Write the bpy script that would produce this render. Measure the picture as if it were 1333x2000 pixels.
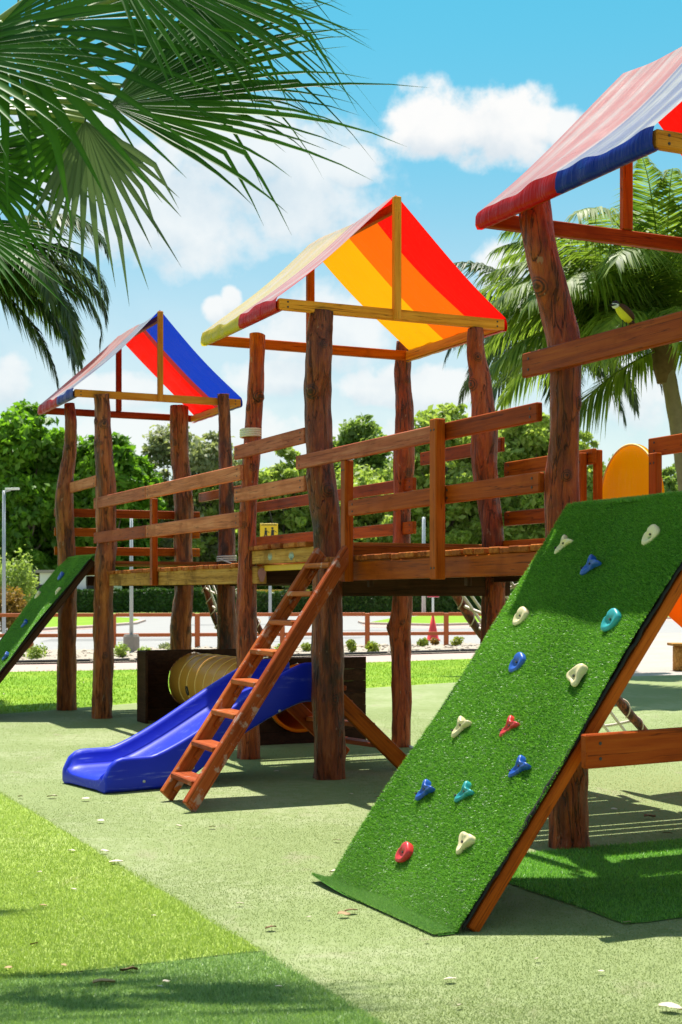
import bpy, bmesh, math, random
import numpy as np
from mathutils import Vector, Matrix
from mathutils import noise as mnoise

random.seed(7)
rng = np.random.default_rng(11)
R = math.radians
for o in list(bpy.data.objects):
    bpy.data.objects.remove(o)
scene = bpy.context.scene
COL = scene.collection

# ------------------------------------------------------------------ camera
CAMH, FPX, HORY, CX = 1.4, 2778.0, 1163.0, 666.5
cam = bpy.data.cameras.new('camera')
cam.sensor_fit = 'VERTICAL'
cam.sensor_height = 36.0
cam.sensor_width = 24.0
cam.lens = 50.0
cam.shift_y = (HORY - 1000.0) / 2000.0
cam.clip_start = 0.05
cam.clip_end = 3000
cam.dof.use_dof = True
cam.dof.focus_distance = 9.5
cam.dof.aperture_fstop = 6.3
cam_o = bpy.data.objects.new('camera', cam)
COL.objects.link(cam_o)
cam_o.location = (0, 0, CAMH)
cam_o.rotation_euler = (R(90), 0, 0)
scene.camera = cam_o

# ------------------------------------------------------------------ light
SUN = Vector((-0.045, 0.33, 1.0)).normalized()      # towards the sun
sun_elev = math.asin(SUN.z)
sun_az = math.atan2(SUN.x, SUN.y)
sl = bpy.data.lights.new('sun', 'SUN')
sl.energy = 5.0
sl.angle = R(0.55)
sl.color = (1.0, 0.95, 0.87)
so = bpy.data.objects.new('sun', sl)
COL.objects.link(so)
so.rotation_euler = SUN.to_track_quat('Z', 'Y').to_euler()
so.location = (0, 0, 30)

scene.view_settings.view_transform = 'Standard'
scene.view_settings.look = 'None'
scene.view_settings.gamma = 1.0
scene.view_settings.exposure = 0.85
scene.view_settings.use_curve_mapping = False

world = bpy.data.worlds.new('World')
scene.world = world
world.use_nodes = True


class NT:
    """small helper for building node trees"""
    def __init__(self, nt):
        self.nt = nt
        self.n = nt.nodes
        self.l = nt.links

    def node(self, t, **kw):
        nd = self.n.new(t)
        for k, v in kw.items():
            setattr(nd, k, v)
        return nd

    def setin(self, nd, i, v):
        if isinstance(v, bpy.types.NodeSocket):
            self.l.new(v, nd.inputs[i])
        elif v is not None:
            nd.inputs[i].default_value = v

    def math(self, op, a, b=None, c=None, clamp=False):
        nd = self.node('ShaderNodeMath', operation=op, use_clamp=clamp)
        self.setin(nd, 0, a)
        self.setin(nd, 1, b)
        self.setin(nd, 2, c)
        return nd.outputs[0]

    def vmath(self, op, a, b=None):
        nd = self.node('ShaderNodeVectorMath', operation=op)
        self.setin(nd, 0, a)
        self.setin(nd, 1, b)
        return nd.outputs[0]

    def mix(self, f, a, b, blend='MIX'):
        nd = self.node('ShaderNodeMix', data_type='RGBA', blend_type=blend)
        self.setin(nd, 0, f)
        self.setin(nd, 6, a if isinstance(a, bpy.types.NodeSocket) else (*a, 1))
        self.setin(nd, 7, b if isinstance(b, bpy.types.NodeSocket) else (*b, 1))
        return nd.outputs[2]

    def noise(self, vec, scale, detail=4, rough=0.55, dist=0.0):
        nd = self.node('ShaderNodeTexNoise')
        self.setin(nd, 'Vector', vec)
        nd.inputs['Scale'].default_value = scale
        nd.inputs['Detail'].default_value = detail
        nd.inputs['Roughness'].default_value = rough
        nd.inputs['Distortion'].default_value = dist
        return nd.outputs['Fac']

    def ramp(self, f, stops):
        nd = self.node('ShaderNodeValToRGB')
        self.setin(nd, 0, f)
        el = nd.color_ramp.elements
        while len(el) < len(stops):
            el.new(0.5)
        for e, (p, c) in zip(el, stops):
            e.position = p
            e.color = (*c, 1) if len(c) == 3 else c
        return nd.outputs[0]

    def smooth(self, x, a, b):
        nd = self.node('ShaderNodeMapRange', interpolation_type='SMOOTHSTEP')
        self.setin(nd, 0, x)
        nd.inputs[1].default_value = a
        nd.inputs[2].default_value = b
        return nd.outputs[0]

    def mapping(self, vec, scale=(1, 1, 1), loc=(0, 0, 0), rot=(0, 0, 0)):
        nd = self.node('ShaderNodeMapping')
        self.setin(nd, 0, vec)
        nd.inputs['Location'].default_value = loc
        nd.inputs['Rotation'].default_value = rot
        nd.inputs['Scale'].default_value = scale
        return nd.outputs[0]


def build_world():
    T = NT(world.node_tree)
    T.n.clear()
    out = T.node('ShaderNodeOutputWorld')
    bg = T.node('ShaderNodeBackground')
    bg.inputs['Strength'].default_value = 0.061
    sky = T.node('ShaderNodeTexSky', sky_type='NISHITA')
    sky.sun_disc = False
    sky.sun_elevation = sun_elev
    sky.sun_rotation = sun_az
    sky.air_density = 1.0
    sky.dust_density = 0.6
    sky.ozone_density = 1.0
    tc = T.node('ShaderNodeTexCoord').outputs['Generated']
    sep = T.node('ShaderNodeSeparateXYZ')
    T.l.new(tc, sep.inputs[0])
    x, y, z = sep.outputs
    az = T.math('ARCTAN2', x, y)
    hor = T.math('SQRT', T.math('ADD', T.math('MULTIPLY', x, x), T.math('MULTIPLY', y, y)))
    el = T.math('ARCTAN2', z, hor)
    cmb = T.node('ShaderNodeCombineXYZ')
    T.setin(cmb, 0, az)
    T.setin(cmb, 1, el)
    p = cmb.outputs[0]
    n1 = T.noise(p, 16.0, 8, 0.58)
    n2 = T.noise(T.mapping(p, loc=(3.1, 1.7, 0)), 42.0, 6, 0.6)
    warp = T.math('ADD', T.math('MULTIPLY', T.math('SUBTRACT', n1, 0.5), 1.75),
                  T.math('MULTIPLY', T.math('SUBTRACT', n2, 0.5), 0.75))
    # (centre az, el, half width, height above, height below, softness)
    # cumulus seen in the photograph, at their own bearings
    def ae(px, py):
        a = (px - CX) / FPX
        return math.atan(a), math.atan((HORY - py) / FPX / math.sqrt(1 + a * a))
    blobs = []
    for (px, py, w, hu, hd, k) in [
            (850, 262, 130, 92, 62, 1.0), (975, 262, 150, 88, 66, 1.0), (1085, 252, 75, 46, 40, 0.95),
            (690, 330, 80, 60, 50, 0.85),
            (480, 300, 290, 100, 150, 0.84), (330, 420, 260, 140, 110, 0.84), (580, 400, 190, 110, 90, 0.84), (160, 330, 220, 140, 140, 0.84),
            (425, 600, 34, 26, 40, 0.9), (452, 588, 26, 30, 40, 0.9), (470, 612, 40, 20, 30, 0.86), (990, 520, 70, 55, 70, 0.9), (620, 640, 170, 90, 110, 0.84),
            (800, 760, 190, 60, 60, 0.85), (560, 740, 120, 55, 50, 0.8), (880, 850, 260, 70, 90, 0.8),
            (230, 760, 150, 44, 50, 0.82), (90, 480, 90, 60, 50, 0.7), (400, 860, 320, 90, 90, 0.8), (700, 900, 300, 90, 90, 0.84),
            (1240, 720, 90, 120, 160, 0.8), (20, 740, 60, 60, 80, 0.8)]:
        a, e = ae(px, py)
        blobs.append((a, e, w / FPX, hu / FPX, hd / FPX, k))
    dens = None
    shade = None
    for (a, e, w, hu, hd, k) in blobs:
        dx = T.math('DIVIDE', T.math('SUBTRACT', az, a), w)
        dy0 = T.math('SUBTRACT', el, e)
        up = T.math('DIVIDE', T.math('MAXIMUM', dy0, 0.0), hu)
        dn = T.math('DIVIDE', T.math('MAXIMUM', T.math('MULTIPLY', dy0, -1.0), 0.0), hd)
        dy = T.math('ADD', up, dn)
        r2 = T.math('ADD', T.math('MULTIPLY', dx, dx), T.math('MULTIPLY', dy, dy))
        d = T.math('SUBTRACT', 1.0, T.math('SQRT', r2))
        soft = 0.42 if k >= 0.85 else 0.7
        dd = T.math('ADD', d, warp) if k >= 0.85 else T.math('ADD', T.math('ADD', d, 0.16), warp)
        m = T.math('MULTIPLY', T.smooth(dd, -0.02, soft), k)
        s = T.math('MULTIPLY', m, T.math('SUBTRACT', T.math('MULTIPLY', dn, 0.75), T.math('MULTIPLY', up, 0.35)))
        dens = m if dens is None else T.math('MAXIMUM', dens, m)
        shade = s if shade is None else T.math('MAXIMUM', shade, s)
    # the same kind of cloud all round the rest of the sky
    gen = T.noise(T.mapping(tc, scale=(1, 1, 2.6)), 3.2, 8, 0.56)
    g = T.smooth(gen, 0.45, 0.62)
    away = T.math('MAXIMUM', T.smooth(T.math('ABSOLUTE', az), 0.3, 0.5), T.smooth(el, 0.5, 0.75))
    g = T.math('MULTIPLY', T.math('MULTIPLY', g, away), 0.85)
    dens = T.math('MAXIMUM', dens, g)
    dens = T.math('MULTIPLY', dens, T.smooth(el, -0.02, 0.03), clamp=True)
    hz = T.math('MULTIPLY', T.math('SUBTRACT', 1.0, T.smooth(el, 0.04, 0.30)), T.math('ADD', 0.25, T.math('MULTIPLY', T.noise(T.mapping(p, scale=(0.6, 1.6, 1)), 9.0, 5, 0.55), 0.75)))
    dens = T.math('MAXIMUM', dens, T.math('MULTIPLY', hz, 0.85))
    shade = T.math('ADD', shade, T.math('MULTIPLY', T.math('SUBTRACT', 0.56, n1), 2.0))
    shade = T.smooth(shade, 0.0, 0.85)
    cloud = T.mix(shade, (9.0, 9.0, 8.9), (6.1, 7.0, 7.7))
    tcol = T.mix(T.smooth(el, 0.12, 0.42), (1.25, 1.36, 1.18), (0.48, 1.55, 1.38))
    tint = T.mix(1.0, sky.outputs[0], tcol, 'MULTIPLY')
    col = T.mix(dens, tint, cloud)
    T.l.new(col, bg.inputs[0])
    T.l.new(bg.outputs[0], out.inputs[0])
    world.cycles.sampling_method = 'AUTOMATIC'


build_world()

# ------------------------------------------------------------------ frame of the play set
A0 = Vector((-0.104, 10.89, 0))
TH = R(25)
UX = Vector((math.cos(TH), math.sin(TH), 0))
VX = Vector((-math.sin(TH), math.cos(TH), 0))
ZX = Vector((0, 0, 1))


def W(u, v, z=0.0):
    return A0 + UX * u + VX * v + ZX * z


def P(px, py, d):
    return Vector(((px - CX) * d / FPX, d, CAMH + (HORY - py) * d / FPX))


def G(px, py):
    return P(px, py, FPX * CAMH / (py - HORY))


# ------------------------------------------------------------------ materials
MATS = {}


def newmat(name):
    m = bpy.data.materials.new(name)
    m.use_nodes = True
    T = NT(m.node_tree)
    b = m.node_tree.nodes['Principled BSDF']
    MATS[name] = m
    return m, T, b


def bump(T, b, h, strength=0.3, dist=0.01):
    bp = T.node('ShaderNodeBump')
    bp.inputs['Strength'].default_value = strength
    bp.inputs['Distance'].default_value = dist
    T.l.new(h, bp.inputs['Height'])
    T.l.new(bp.outputs[0], b.inputs['Normal'])


def wood(name, dark, mid, light, rough=0.45, along='X', grain=1.0, patch=0.35, wear=None, spec=0.09, bstr=0.35):
    m, T, b = newmat(name)
    co = T.node('ShaderNodeTexCoord').outputs['Object']
    oi = T.node('ShaderNodeObjectInfo')
    rnd = oi.outputs['Random']
    off = T.node('ShaderNodeCombineXYZ')
    for i in range(3):
        T.setin(off, i, T.math('MULTIPLY', rnd, 17.0 + 7 * i))
    co = T.vmath('ADD', co, off.outputs[0])
    sc = (1.2, 22, 22) if along == 'X' else (9, 9, 1.1)
    mp = T.mapping(co, scale=tuple(s * grain for s in sc))
    g1 = T.noise(mp, 1.0, 7, 0.62, 0.6)
    g2 = T.noise(mp, 4.0, 4, 0.6)
    big = T.noise(co, 3.0, 5, 0.6)
    f = T.math('ADD', T.math('MULTIPLY', g1, 0.75), T.math('MULTIPLY', g2, 0.25))
    c = T.ramp(f, [(0.30, dark), (0.5, mid), (0.72, light)])
    csp = (0.55, 26, 26) if along == 'X' else (13, 13, 0.8)
    ck = T.noise(T.mapping(co, scale=csp), 1.0, 4, 0.5, 0.3)
    crk = T.math('SUBTRACT', 1.0, T.smooth(T.math('ABSOLUTE', T.math('SUBTRACT', ck, 0.5)), 0.0, 0.012))
    c = T.mix(T.math('MULTIPLY', crk, 0.75), c, tuple(0.25 * x_ for x_ in dark))
    pm = T.smooth(big, 0.5, 0.68)
    c = T.mix(T.math('MULTIPLY', pm, patch), c, dark)
    if wear:
        wn = T.noise(co, 9.0, 6, 0.65)
        wm = T.smooth(wn, 0.56, 0.66)
        c = T.mix(T.math('MULTIPLY', wm, wear[1]), c, wear[0])
    hsv = T.node('ShaderNodeHueSaturation')
    T.l.new(c, hsv.inputs['Color'])
    T.setin(hsv, 'Value', T.math('ADD', 0.78, T.math('MULTIPLY', rnd, 0.46)))
    T.setin(hsv, 'Hue', T.math('ADD', 0.500, T.math('MULTIPLY', rnd, 0.012)))
    T.l.new(hsv.outputs[0], b.inputs['Base Color'])
    T.setin(b, 'Roughness', T.math('ADD', rough - 0.1, T.math('MULTIPLY', big, 0.25)))
    b.inputs['Specular IOR Level'].default_value = spec
    bump(T, b, f, bstr, 0.006)
    return m


wood('wood_red', (0.13, 0.016, 0.001), (0.32, 0.048, 0.002), (0.44, 0.09, 0.006), 0.42, patch=0.4)
wood('wood_weathered', (0.2, 0.036, 0.02), (0.43, 0.1, 0.055), (0.55, 0.19, 0.115), 0.6, patch=0.5)
wood('wood_gold', (0.4, 0.1, 0.008), (0.66, 0.22, 0.02), (0.74, 0.3, 0.045), 0.5, patch=0.3)
wood('wood_orange', (0.17, 0.018, 0.001), (0.34, 0.045, 0.003), (0.44, 0.08, 0.008), 0.5, patch=0.4)
wood('wood_old_beam', (0.13, 0.048, 0.012), (0.42, 0.18, 0.045), (0.56, 0.3, 0.1), 0.75, patch=0.7,
     wear=((0.05, 0.03, 0.018), 0.5))
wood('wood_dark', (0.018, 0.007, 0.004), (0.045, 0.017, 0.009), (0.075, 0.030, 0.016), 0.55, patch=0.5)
wood('wood_deck', (0.14, 0.026, 0.006), (0.36, 0.085, 0.018), (0.5, 0.17, 0.045), 0.65, patch=0.6)
wood('wood_ladder', (0.17, 0.022, 0.005), (0.38, 0.068, 0.015), (0.5, 0.13, 0.04), 0.5, patch=0.4,
     wear=((0.48, 0.40, 0.36), 0.55))


def logmat(name, dark, mid, light, streak):
    m, T, b = newmat(name)
    co = T.node('ShaderNodeTexCoord').outputs['Object']
    oi = T.node('ShaderNodeObjectInfo')
    off = T.node('ShaderNodeCombineXYZ')
    for i in range(3):
        T.setin(off, i, T.math('MULTIPLY', oi.outputs['Random'], 13.0 + 5 * i))
    co = T.vmath('ADD', co, off.outputs[0])
    g = T.noise(T.mapping(co, scale=(16, 16, 2.0)), 1.0, 8, 0.65, 0.9)
    f = T.noise(T.mapping(co, scale=(50, 50, 9)), 1.0, 5, 0.6)
    big = T.noise(T.mapping(co, scale=(5, 5, 1.6)), 1.0, 6, 0.62, 0.5)
    c = T.ramp(T.math('ADD', T.math('MULTIPLY', g, 0.7), T.math('MULTIPLY', f, 0.3)),
               [(0.33, dark), (0.5, mid), (0.7, light)])
    c = T.mix(T.math('MULTIPLY', T.smooth(big, 0.48, 0.64), streak), c, (0.022, 0.010, 0.006))
    kn = T.node('ShaderNodeAttribute', attribute_name='knot').outputs['Fac']
    ckn = T.noise(T.mapping(co, scale=(13, 13, 0.75)), 1.0, 5, 0.55, 0.4)
    crk = T.math('SUBTRACT', 1.0, T.smooth(T.math('ABSOLUTE', T.math('SUBTRACT', ckn, 0.5)), 0.0, 0.016))
    c = T.mix(T.math('MULTIPLY', crk, 0.6), c, (0.016, 0.007, 0.004))
    rings = T.math('MULTIPLY', T.smooth(kn, 0.05, 0.5), T.math('ADD', 0.55, T.math('MULTIPLY', T.math('SINE', T.math('MULTIPLY', kn, 22.0)), 0.35)))
    c = T.mix(rings, c, (0.020, 0.008, 0.004))
    vor = T.noise(T.mapping(co, scale=(22, 22, 11)), 1.0, 3, 0.5)
    c = T.mix(T.math('MULTIPLY', T.smooth(vor, 0.68, 0.74), 0.55), c, (0.42, 0.24, 0.14))
    T.l.new(c, b.inputs['Base Color'])
    T.setin(b, 'Roughness', T.math('ADD', 0.22, T.math('MULTIPLY', big, 0.35)))
    b.inputs['Specular IOR Level'].default_value = 0.32
    bump(T, b, T.math('SUBTRACT', T.math('ADD', g, T.math('MULTIPLY', f, 0.5)), T.math('MULTIPLY', crk, 0.6)), 1.0, 0.035)
    return m


logmat('log_red', (0.11, 0.012, 0.002), (0.36, 0.054, 0.006), (0.56, 0.13, 0.024), 0.5)
logmat('log_dark', (0.05, 0.01, 0.003), (0.2, 0.038, 0.007), (0.42, 0.115, 0.028), 0.85)
logmat('log_brown', (0.1, 0.02, 0.003), (0.33, 0.078, 0.012), (0.52, 0.17, 0.038), 0.62)


def plain(name, col, rough=0.5, spec=0.5, var=0.12, scale=6.0, metallic=0.0, bscale=None, bstr=0.1):
    m, T, b = newmat(name)
    co = T.node('ShaderNodeTexCoord').outputs['Object']
    n = T.noise(co, scale, 5, 0.6)
    c = T.mix(n, tuple(x * (1 - var) for x in col), tuple(min(1, x * (1 + var)) for x in col))
    T.l.new(c, b.inputs['Base Color'])
    T.setin(b, 'Roughness', T.math('ADD', rough - 0.06, T.math('MULTIPLY', n, 0.12)))
    b.inputs['Specular IOR Level'].default_value = spec
    b.inputs['Metallic'].default_value = metallic
    if bscale:
        bump(T, b, T.noise(co, bscale, 3, 0.6), bstr, 0.004)
    return m


def scuffed(name, col):
    m, T, b = newmat(name)
    co = T.node('ShaderNodeTexCoord').outputs['Object']
    n = T.noise(co, 5.0, 6, 0.65)
    sc = T.noise(T.mapping(T.mapping(co, rot=(0, 0, -R(35))), scale=(2.2, 55, 30)), 1.0, 5, 0.6)
    wr = T.math('MULTIPLY', T.smooth(sc, 0.55, 0.72), T.smooth(n, 0.4, 0.65))
    c = T.mix(n, tuple(0.88 * x for x in col), tuple(min(1, 1.1 * x) for x in col))
    c = T.mix(T.math('MULTIPLY', wr, 0.42), c, (0.30, 0.36, 0.70))
    T.l.new(c, b.inputs['Base Color'])
    T.setin(b, 'Roughness', T.math('ADD', 0.34, T.math('MULTIPLY', n, 0.22)))
    b.inputs['Specular IOR Level'].default_value = 0.28
    bump(T, b, T.noise(co, 60, 3, 0.6), 0.06, 0.003)


scuffed('slide_blue', (0.005, 0.022, 0.50))
plain('tube_yellow', (0.62, 0.28, 0.035), 0.38, 0.5, 0.12, 4)
plain('tube_rib', (0.85, 0.56, 0.16), 0.4, 0.5, 0.08)
plain('panel_edge', (0.90, 0.58, 0.18), 0.5, 0.4, 0.1, 8)
plain('paint_yellow', (0.72, 0.42, 0.03), 0.55, 0.4, 0.15, 8)
plain('steel', (0.42, 0.44, 0.47), 0.45, 0.5, 0.1, 6, 0.35)
plain('concrete', (0.30, 0.26, 0.23), 0.85, 0.3, 0.3, 10, bscale=40, bstr=0.4)
plain('rope', (0.56, 0.47, 0.36), 0.85, 0.2, 0.25, 40, bscale=90, bstr=0.5)
plain('rope_white', (0.66, 0.60, 0.52), 0.85, 0.2, 0.25, 40, bscale=120, bstr=0.6)
plain('rubber_black', (0.012, 0.012, 0.012), 0.8, 0.3, 0.3, 30)
plain('hold_cream', (0.72, 0.60, 0.34), 0.42, 0.5, 0.08, 20)
plain('hold_blue', (0.012, 0.085, 0.42), 0.38, 0.5, 0.08, 20)
plain('hold_red', (0.62, 0.030, 0.035), 0.38, 0.5, 0.08, 20)
plain('hold_teal', (0.02, 0.30, 0.32), 0.38, 0.5, 0.08, 20)
plain('hole_dark', (0.03, 0.028, 0.025), 0.7, 0.3)
plain('sign_yellow', (0.85, 0.52, 0.01), 0.45, 0.5, 0.05)
plain('sign_black', (0.02, 0.02, 0.02), 0.5, 0.4, 0.05)
plain('sign_white', (0.75, 0.74, 0.72), 0.45, 0.5, 0.05)
plain('sign_red', (0.55, 0.03, 0.06), 0.45, 0.5, 0.05)
plain('cone_red', (0.72, 0.05, 0.05), 0.5, 0.4, 0.1)
plain('fence_paint', (0.45, 0.105, 0.025), 0.55, 0.4, 0.18, 3)
plain('palm_trunk', (0.27, 0.20, 0.14), 0.85, 0.2, 0.35, 9, bscale=22, bstr=0.8)
plain('palm_husk', (0.16, 0.09, 0.045), 0.9, 0.2, 0.5, 14, bscale=30, bstr=0.8)
plain('bark', (0.16, 0.13, 0.10), 0.9, 0.2, 0.4, 5, bscale=20, bstr=0.7)
plain('dry_leaf_tan', (0.38, 0.25, 0.13), 0.75, 0.3, 0.3, 30)
plain('dry_leaf_pale', (0.60, 0.52, 0.40), 0.75, 0.3, 0.25, 30)
plain('dry_leaf_brown', (0.19, 0.10, 0.05), 0.75, 0.3, 0.3, 30)
plain('pebbles', (0.42, 0.36, 0.29), 0.85, 0.3, 0.5, 30)
plain('building_white', (0.72, 0.71, 0.68), 0.8, 0.3, 0.06, 1)
plain('bird_yellow', (0.66, 0.56, 0.03), 0.75, 0.2, 0.15, 40)
plain('bird_brown', (0.075, 0.032, 0.014), 0.75, 0.2, 0.25, 40)
plain('bird_black', (0.012, 0.010, 0.010), 0.6, 0.3, 0.2, 40)
plain('bird_white', (0.70, 0.66, 0.62), 0.75, 0.2, 0.1, 40)
plain('leaf_paint', (0.34, 0.40, 0.33), 0.7, 0.3, 0.25, 30)
plain('pink_paint', (0.45, 0.20, 0.19), 0.7, 0.3, 0.3, 30)


def foliage(name, dark, light, trans=0.35, rough=0.5, spec=0.4):
    m, T, b = newmat(name)
    at = T.node('ShaderNodeAttribute', attribute_name='rnd')
    c = T.mix(at.outputs['Fac'], dark, light)
    co = T.node('ShaderNodeTexCoord').outputs['Object']
    n = T.noise(co, 0.6, 3, 0.5)
    c2 = T.mix(T.math('MULTIPLY', T.smooth(n, 0.4, 0.65), 0.4), c, light)
    T.l.new(c2, b.inputs['Base Color'])
    b.inputs['Roughness'].default_value = rough
    b.inputs['Specular IOR Level'].default_value = spec
    tr = T.node('ShaderNodeBsdfTranslucent')
    tcol = T.mix(1.0, c2, (1.5, 1.6, 0.8), 'MULTIPLY')
    T.l.new(tcol, tr.inputs[0])
    mx = T.node('ShaderNodeMixShader')
    mx.inputs[0].default_value = trans
    T.l.new(b.outputs[0], mx.inputs[1])
    T.l.new(tr.outputs[0], mx.inputs[2])
    T.l.new(mx.outputs[0], T.n['Material Output'].inputs[0])
    return m


foliage('leaf_deep', (0.030, 0.10, 0.008), (0.20, 0.38, 0.028), 0.44)
foliage('leaf_mid', (0.085, 0.14, 0.032), (0.28, 0.37, 0.10), 0.46)
foliage('leaf_light', (0.13, 0.20, 0.035), (0.41, 0.48, 0.13), 0.48)
foliage('leaf_grey', (0.15, 0.17, 0.09), (0.36, 0.38, 0.22), 0.42)
foliage('leaf_hedge', (0.0164, 0.0533, 0.0082), (0.0615, 0.1312, 0.01804), 0.3)
foliage('leaf_croton', (0.1312, 0.0738, 0.0164), (0.3444, 0.1968, 0.0246), 0.3)
foliage('leaf_lime', (0.1312, 0.1968, 0.0164), (0.3444, 0.3772, 0.0492), 0.35)
foliage('frond_coco', (0.040, 0.095, 0.012), (0.26, 0.33, 0.060), 0.44, 0.5, 0.3)
foliage('frond_dark', (0.02132, 0.0451, 0.00984), (0.0738, 0.1148, 0.02624), 0.3, 0.5, 0.3)
foliage('fan_green', (0.009, 0.046, 0.007), (0.060, 0.165, 0.017), 0.26, 0.5, 0.12)
foliage('fan_pale', (0.0369, 0.0697, 0.0328), (0.123, 0.1722, 0.0984), 0.2, 0.5, 0.2)
plain('petiole', (0.20, 0.26, 0.07), 0.45, 0.4, 0.2, 10)
plain('rachis', (0.34, 0.33, 0.10), 0.5, 0.4, 0.2, 10)
foliage('blade_sage', (0.185, 0.232, 0.088), (0.245, 0.295, 0.13), 0.25, 0.6, 0.2)
foliage('blade_lime', (0.20, 0.285, 0.045), (0.35, 0.445, 0.11), 0.3, 0.45, 0.5)
foliage('blade_green', (0.09, 0.18, 0.04), (0.32, 0.45, 0.16), 0.3, 0.4, 0.8)
foliage('blade_wall', (0.024, 0.135, 0.008), (0.24, 0.50, 0.075), 0.40, 0.36, 0.7)
foliage('blade_lawn', (0.082, 0.1968, 0.00984), (0.246, 0.3608, 0.0246), 0.3, 0.55, 0.3)


def tarp(name, col, trans=0.5, fade_sheen=0.66, spec=0.65):
    """weathered tarpaulin: outer face paled by sun fading plus painted sky sheen, saturated inner face"""
    m, T, b = newmat(name)
    co = T.node('ShaderNodeTexCoord').outputs['Object']
    n = T.noise(co, 2.5, 5, 0.6)
    mottle = T.noise(T.mapping(co, scale=(2, 2, 7)), 1.2, 5, 0.65)
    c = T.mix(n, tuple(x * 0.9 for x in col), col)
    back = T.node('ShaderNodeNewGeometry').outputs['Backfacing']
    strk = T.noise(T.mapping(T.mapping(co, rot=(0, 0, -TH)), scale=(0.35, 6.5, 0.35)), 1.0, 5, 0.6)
    amt = T.math('MULTIPLY', fade_sheen, T.math('ADD', T.math('MULTIPLY', mottle, 0.5), T.math('MULTIPLY', T.smooth(strk, 0.40, 0.66), 0.85)), clamp=True)
    fd = T.math('MULTIPLY', T.math('SUBTRACT', 1.0, back), T.math('ADD', amt, fade_sheen * 0.55), clamp=True)
    outer = T.mix(fd, c, (0.80, 0.77, 0.74))  # pale mix: bleached dust, with grazing sky reflection painted into the colour
    T.l.new(outer, b.inputs['Base Color'])
    T.setin(b, 'Roughness', T.math('ADD', T.math('MULTIPLY', back, 0.3), T.math('ADD', 0.20, T.math('MULTIPLY', mottle, 0.2))))
    T.setin(b, 'Specular IOR Level', T.math('MULTIPLY', spec, T.math('SUBTRACT', 1.0, T.math('MULTIPLY', back, 0.85))))
    tr = T.node('ShaderNodeBsdfTranslucent')
    T.l.new(c, tr.inputs[0])
    mx = T.node('ShaderNodeMixShader')
    mx.inputs[0].default_value = trans
    T.l.new(b.outputs[0], mx.inputs[1])
    T.l.new(tr.outputs[0], mx.inputs[2])
    T.l.new(mx.outputs[0], T.n['Material Output'].inputs[0])
    wr = T.noise(T.mapping(T.mapping(co, rot=(0, 0, -TH)), scale=(1.6, 7, 1.6)), 1.3, 4, 0.55)
    bump(T, b, wr, 0.45, 0.06)
    return m


tarp('tube_orange', (0.95, 0.27, 0.008), 0.5, 0.0, 0.2)
tarp('panel_yellow', (0.95, 0.52, 0.003), 0.60, 0.0, 0.15)
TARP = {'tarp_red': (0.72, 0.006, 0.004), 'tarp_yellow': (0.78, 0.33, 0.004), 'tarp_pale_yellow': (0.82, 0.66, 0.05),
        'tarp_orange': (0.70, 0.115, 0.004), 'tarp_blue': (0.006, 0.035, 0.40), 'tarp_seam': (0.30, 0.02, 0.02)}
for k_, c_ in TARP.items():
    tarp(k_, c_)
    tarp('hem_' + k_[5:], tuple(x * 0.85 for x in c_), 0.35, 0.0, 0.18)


def ground(name, stops, fine=160.0, big=0.7, bstr=0.5, pale=None, worn=None, rough=0.85):
    m, T, b = newmat(name)
    co = T.node('ShaderNodeTexCoord').outputs['Object']
    f = T.noise(co, fine, 4, 0.7)
    g = T.noise(co, big, 6, 0.6)
    mm = T.noise(co, 9.0, 5, 0.65)
    v = T.math('ADD', T.math('MULTIPLY', f, 0.55), T.math('ADD', T.math('MULTIPLY', g, 0.2), T.math('MULTIPLY', mm, 0.25)))
    c = T.ramp(v, [(0.36 + 0.14 * i * 2 / (len(stops) - 1), s) for i, s in enumerate(stops)])
    if pale:
        c = T.mix(T.math('MULTIPLY', T.smooth(T.math('ADD', T.math('MULTIPLY', g, 0.6), T.math('MULTIPLY', mm, 0.4)), 0.46, 0.62), pale[1]), c, pale[0])
    if worn:
        wn = T.noise(T.mapping(co, scale=(1.0, 0.55, 1), rot=(0, 0, 0.43)), 2.3, 7, 0.68, 0.6)
        c = T.mix(T.math('MULTIPLY', T.smooth(wn, 0.56, 0.70), 0.6), c, worn)
    T.l.new(c, b.inputs['Base Color'])
    b.inputs['Roughness'].default_value = rough
    b.inputs['Specular IOR Level'].default_value = 0.15
    bump(T, b, f, bstr, 0.01)
    return m


ground('turf_sage', [(0.182, 0.221, 0.083), (0.208, 0.253, 0.102), (0.233, 0.282, 0.122)], bstr=0.08, pale=((0.305, 0.328, 0.185), 0.6), worn=(0.26, 0.243, 0.153))
ground('turf_lime', [(0.18, 0.26, 0.035), (0.26, 0.35, 0.06), (0.35, 0.43, 0.11)], pale=((0.37, 0.42, 0.15), 0.4), worn=(0.30, 0.29, 0.13))
ground('turf_green', [(0.1066, 0.1804, 0.041), (0.1886, 0.287, 0.0902), (0.287, 0.3854, 0.164)], pale=((0.1804, 0.2624, 0.1066), 0.4))
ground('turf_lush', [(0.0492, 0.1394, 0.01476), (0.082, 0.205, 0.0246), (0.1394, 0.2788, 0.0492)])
ground('lawn', [(0.0902, 0.205, 0.0082), (0.164, 0.2952, 0.01476), (0.2624, 0.3608, 0.0287)], fine=30, pale=((0.2952, 0.3608, 0.041), 0.4))
ground('terrain', [(0.082, 0.164, 0.0164), (0.1312, 0.2214, 0.0246), (0.1968, 0.2706, 0.0492)], fine=8)
ground('asphalt', [(0.246, 0.2378, 0.2296), (0.2952, 0.287, 0.2788), (0.3444, 0.3362, 0.3198)], fine=60, bstr=0.15)
ground('asphalt_patch', [(0.19, 0.185, 0.18), (0.22, 0.215, 0.21), (0.25, 0.245, 0.24)], fine=60, bstr=0.15)
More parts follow.
